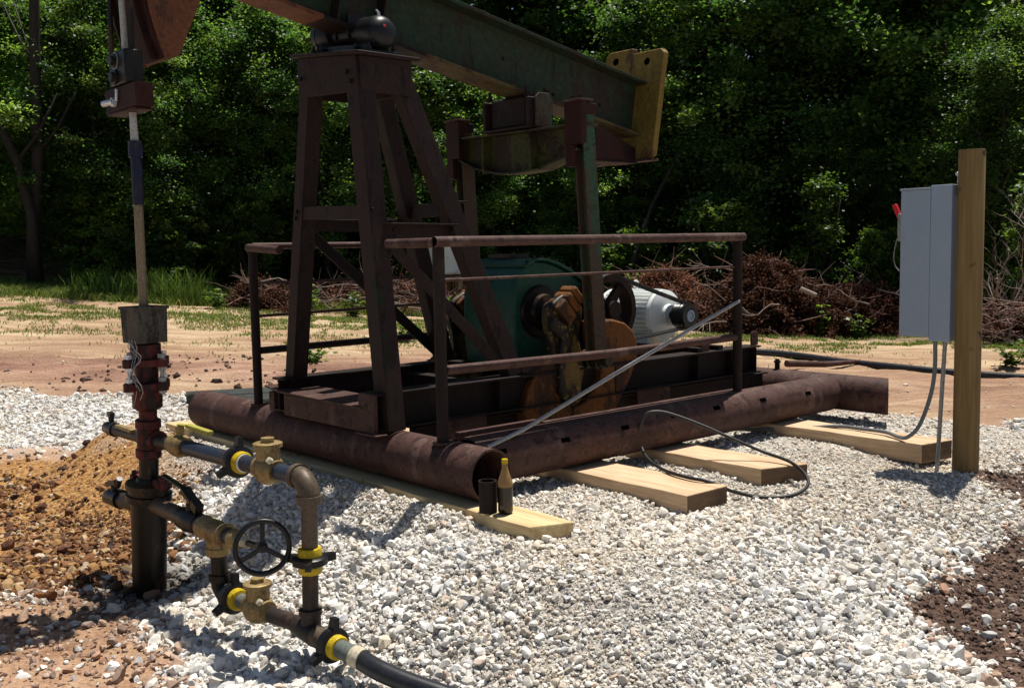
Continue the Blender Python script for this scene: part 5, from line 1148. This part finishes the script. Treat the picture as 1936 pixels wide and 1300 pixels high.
# brush piles
def brush(x0, x1, y, h, nneedle, ntwig, pale, label, red=1.0, seed=3):
    rr = np.random.default_rng(seed); L = x1 - x0; xm = (x0 + x1) / 2; org = np.array([xm, y, zt(xm, y)])
    def top(X): u_ = (X - x0) / L; return h * np.clip(np.sin(np.pi * np.clip(u_, .02, .98)) ** .45, 0, 1) * (.82 + .25 * np.sin(u_ * 11 + seed) * .5 + .2 * np.sin(u_ * 5 + 1))
    def pts(n):
        X = rr.uniform(x0, x1, n); t_ = top(X); v_ = rr.uniform(0, 1, n) ** .75; Yd = (rr.uniform(-1, 1, n)) * 1.2 * np.sqrt(np.clip(1.02 - v_, 0, 1))
        return np.stack([X, y + Yd, np.array([zt(a, y) for a in X]) + v_ * t_], -1) - org
    out = bpy.data.objects.new('brush_pile', None); col.objects.link(out); out.location = org; tag(out, label, 'brush pile', 'heaps of cut brush')
    if nneedle:
        C_ = pts(nneedle); V, Fq, tn = leaf_cloud(C_, 110, rr.uniform(.10, .26, nneedle), .055, 1.3, (0, 1), .8)
        o = bpy.data.objects.new('dead_foliage', np_mesh('dead_foliage', V, Fq, 'dead_leaf', False, {'tone': ('FLOAT', 'POINT', tn)})); col.objects.link(o); o.parent = out
    mb = MB(); P = pts(ntwig)
    for p in P:
        p = Vector(p); a = rr.uniform(0, 6.28); d_ = Vector((math.cos(a), math.sin(a) * .5, rr.uniform(-.35, .5))).normalized(); l = rr.uniform(.3, 1.0); q = [p]
        for j in range(3): d_ = (d_ + Vector(rr.normal(0, .28, 3))).normalized(); q.append(q[-1] + d_ * l / 3)
        r_ = rr.uniform(.004, .013); mb.tube(q, r_, 4, rs=[r_, r_ * .9, r_ * .7, r_ * .3])
    me = bpy.data.meshes.new('twigs'); me.from_pydata(mb.v, [], mb.f); me.materials.append(M['twig_brown']); o = bpy.data.objects.new('twigs', me); col.objects.link(o); o.parent = out
    mb = MB(); P = pts(pale)
    for p in P:
        p = Vector(p) + Vector((0, -.35, .08)); a = rr.uniform(-.5, .5) + (math.pi if rr.random() < .5 else 0); d_ = Vector((math.cos(a), math.sin(a) * .4, rr.uniform(-.3, .6))).normalized(); l = rr.uniform(.7, 1.9); q = [p]
        for j in range(6): d_ = (d_ + Vector(rr.normal(0, .24, 3))).normalized(); q.append(q[-1] + d_ * l / 6)
        r_ = rr.uniform(.009, .02); mb.tube(q, r_, 5, rs=[r_ * (1 - .13 * j) for j in range(7)])
        for j in (2, 3, 4):
            e = (d_ + Vector(rr.normal(0, .8, 3))).normalized(); mb.tube([q[j], q[j] + e * .18, q[j] + e * .34 + Vector((0, 0, .05))], r_ * .5, 4, rs=[r_ * .5, r_ * .4, r_ * .2])
    me = bpy.data.meshes.new('pale_branches'); me.from_pydata(mb.v, [], mb.f); me.materials.append(M['twig']); o = bpy.data.objects.new('pale_branches', me); col.objects.link(o); o.parent = out
    return out
brush(2.1, 5.3, 21.9, 1.3, 700, 200, 4, 'low red brown brush heap behind the white motor', seed=3)
bp1 = brush(4.0, 8.5, 21.4, 1.6, 1000, 300, 14, 'largest heap of cut brush, red on top, left of the grey panel', seed=5)
brush(8.4, 12.5, 18.9, 1.0, 90, 700, 70, 'grey twiggy brush heap right of the wooden pole', seed=8)
brush(-4.4, -.2, 22.6, .75, 90, 420, 16, 'grey twig heap seen between the legs of the post', seed=9)
brush(-5.9, -4.3, 22.0, .6, 220, 100, 2, 'small reddish brush heap behind the left rail post', seed=12)
mb = MB(); a_ = Vector((5.85, 20.6, zt(5.85, 20.6) + .98)); mb.cyl(a_, a_ + Vector((.30, -.05, -.14)), .05, seg=12)
me = bpy.data.meshes.new('log'); me.from_pydata([tuple(Vector(v_) - a_) for v_ in mb.v], [], mb.f); me.materials.append(M['twig']); o = bpy.data.objects.new('cut_log', me); o.location = a_; col.objects.link(o); tag(o, 'short pale cut log resting on the front of the largest brush heap', 'log')
# dead sapling on the right
def dead_sapling(x, y, label, seed):
    rr = random.Random(seed); org = Vector((x, y, zt(x, y) - .05)); mb = MB()
    def grow(p, d_, l, r_, depth):
        q = [p]; rs = [r_]
        for j in range(6): d_ = (d_ + Vector((rr.gauss(0, .16), rr.gauss(0, .16), rr.gauss(.03, .1)))).normalized(); q.append(q[-1] + d_ * l / 6); rs.append(r_ * (1 - .14 * (j + 1)))
        mb.tube(q, r_, 5, rs=rs)
        if depth:
            for j in (2, 3, 4, 5):
                a = rr.uniform(0, 6.28); grow(q[j], (d_ + Vector((math.cos(a), math.sin(a), .2)) * .9).normalized(), l * rr.uniform(.35, .6), r_ * .5, depth - 1)
    grow(Vector((0, 0, 0)), Vector((.15, 0, 1)), 2.4, .026, 3); grow(Vector((0, 0, 0)), Vector((-.35, 0, .9)), 1.7, .02, 2)
    me = bpy.data.meshes.new('dead_sapling'); me.from_pydata(mb.v, [], mb.f); me.materials.append(M['twig']); o = bpy.data.objects.new('dead_sapling', me); o.location = org; col.objects.link(o); tag(o, label, 'dead sapling')
dead_sapling(9.0, 18.4, 'bare pale sapling standing right of the wooden pole', 4)
dead_sapling(9.9, 19.4, 'second bare sapling at the right border behind the first', 9)
for o in bpy.data.objects:
    if '_o' in o: del o['_o']
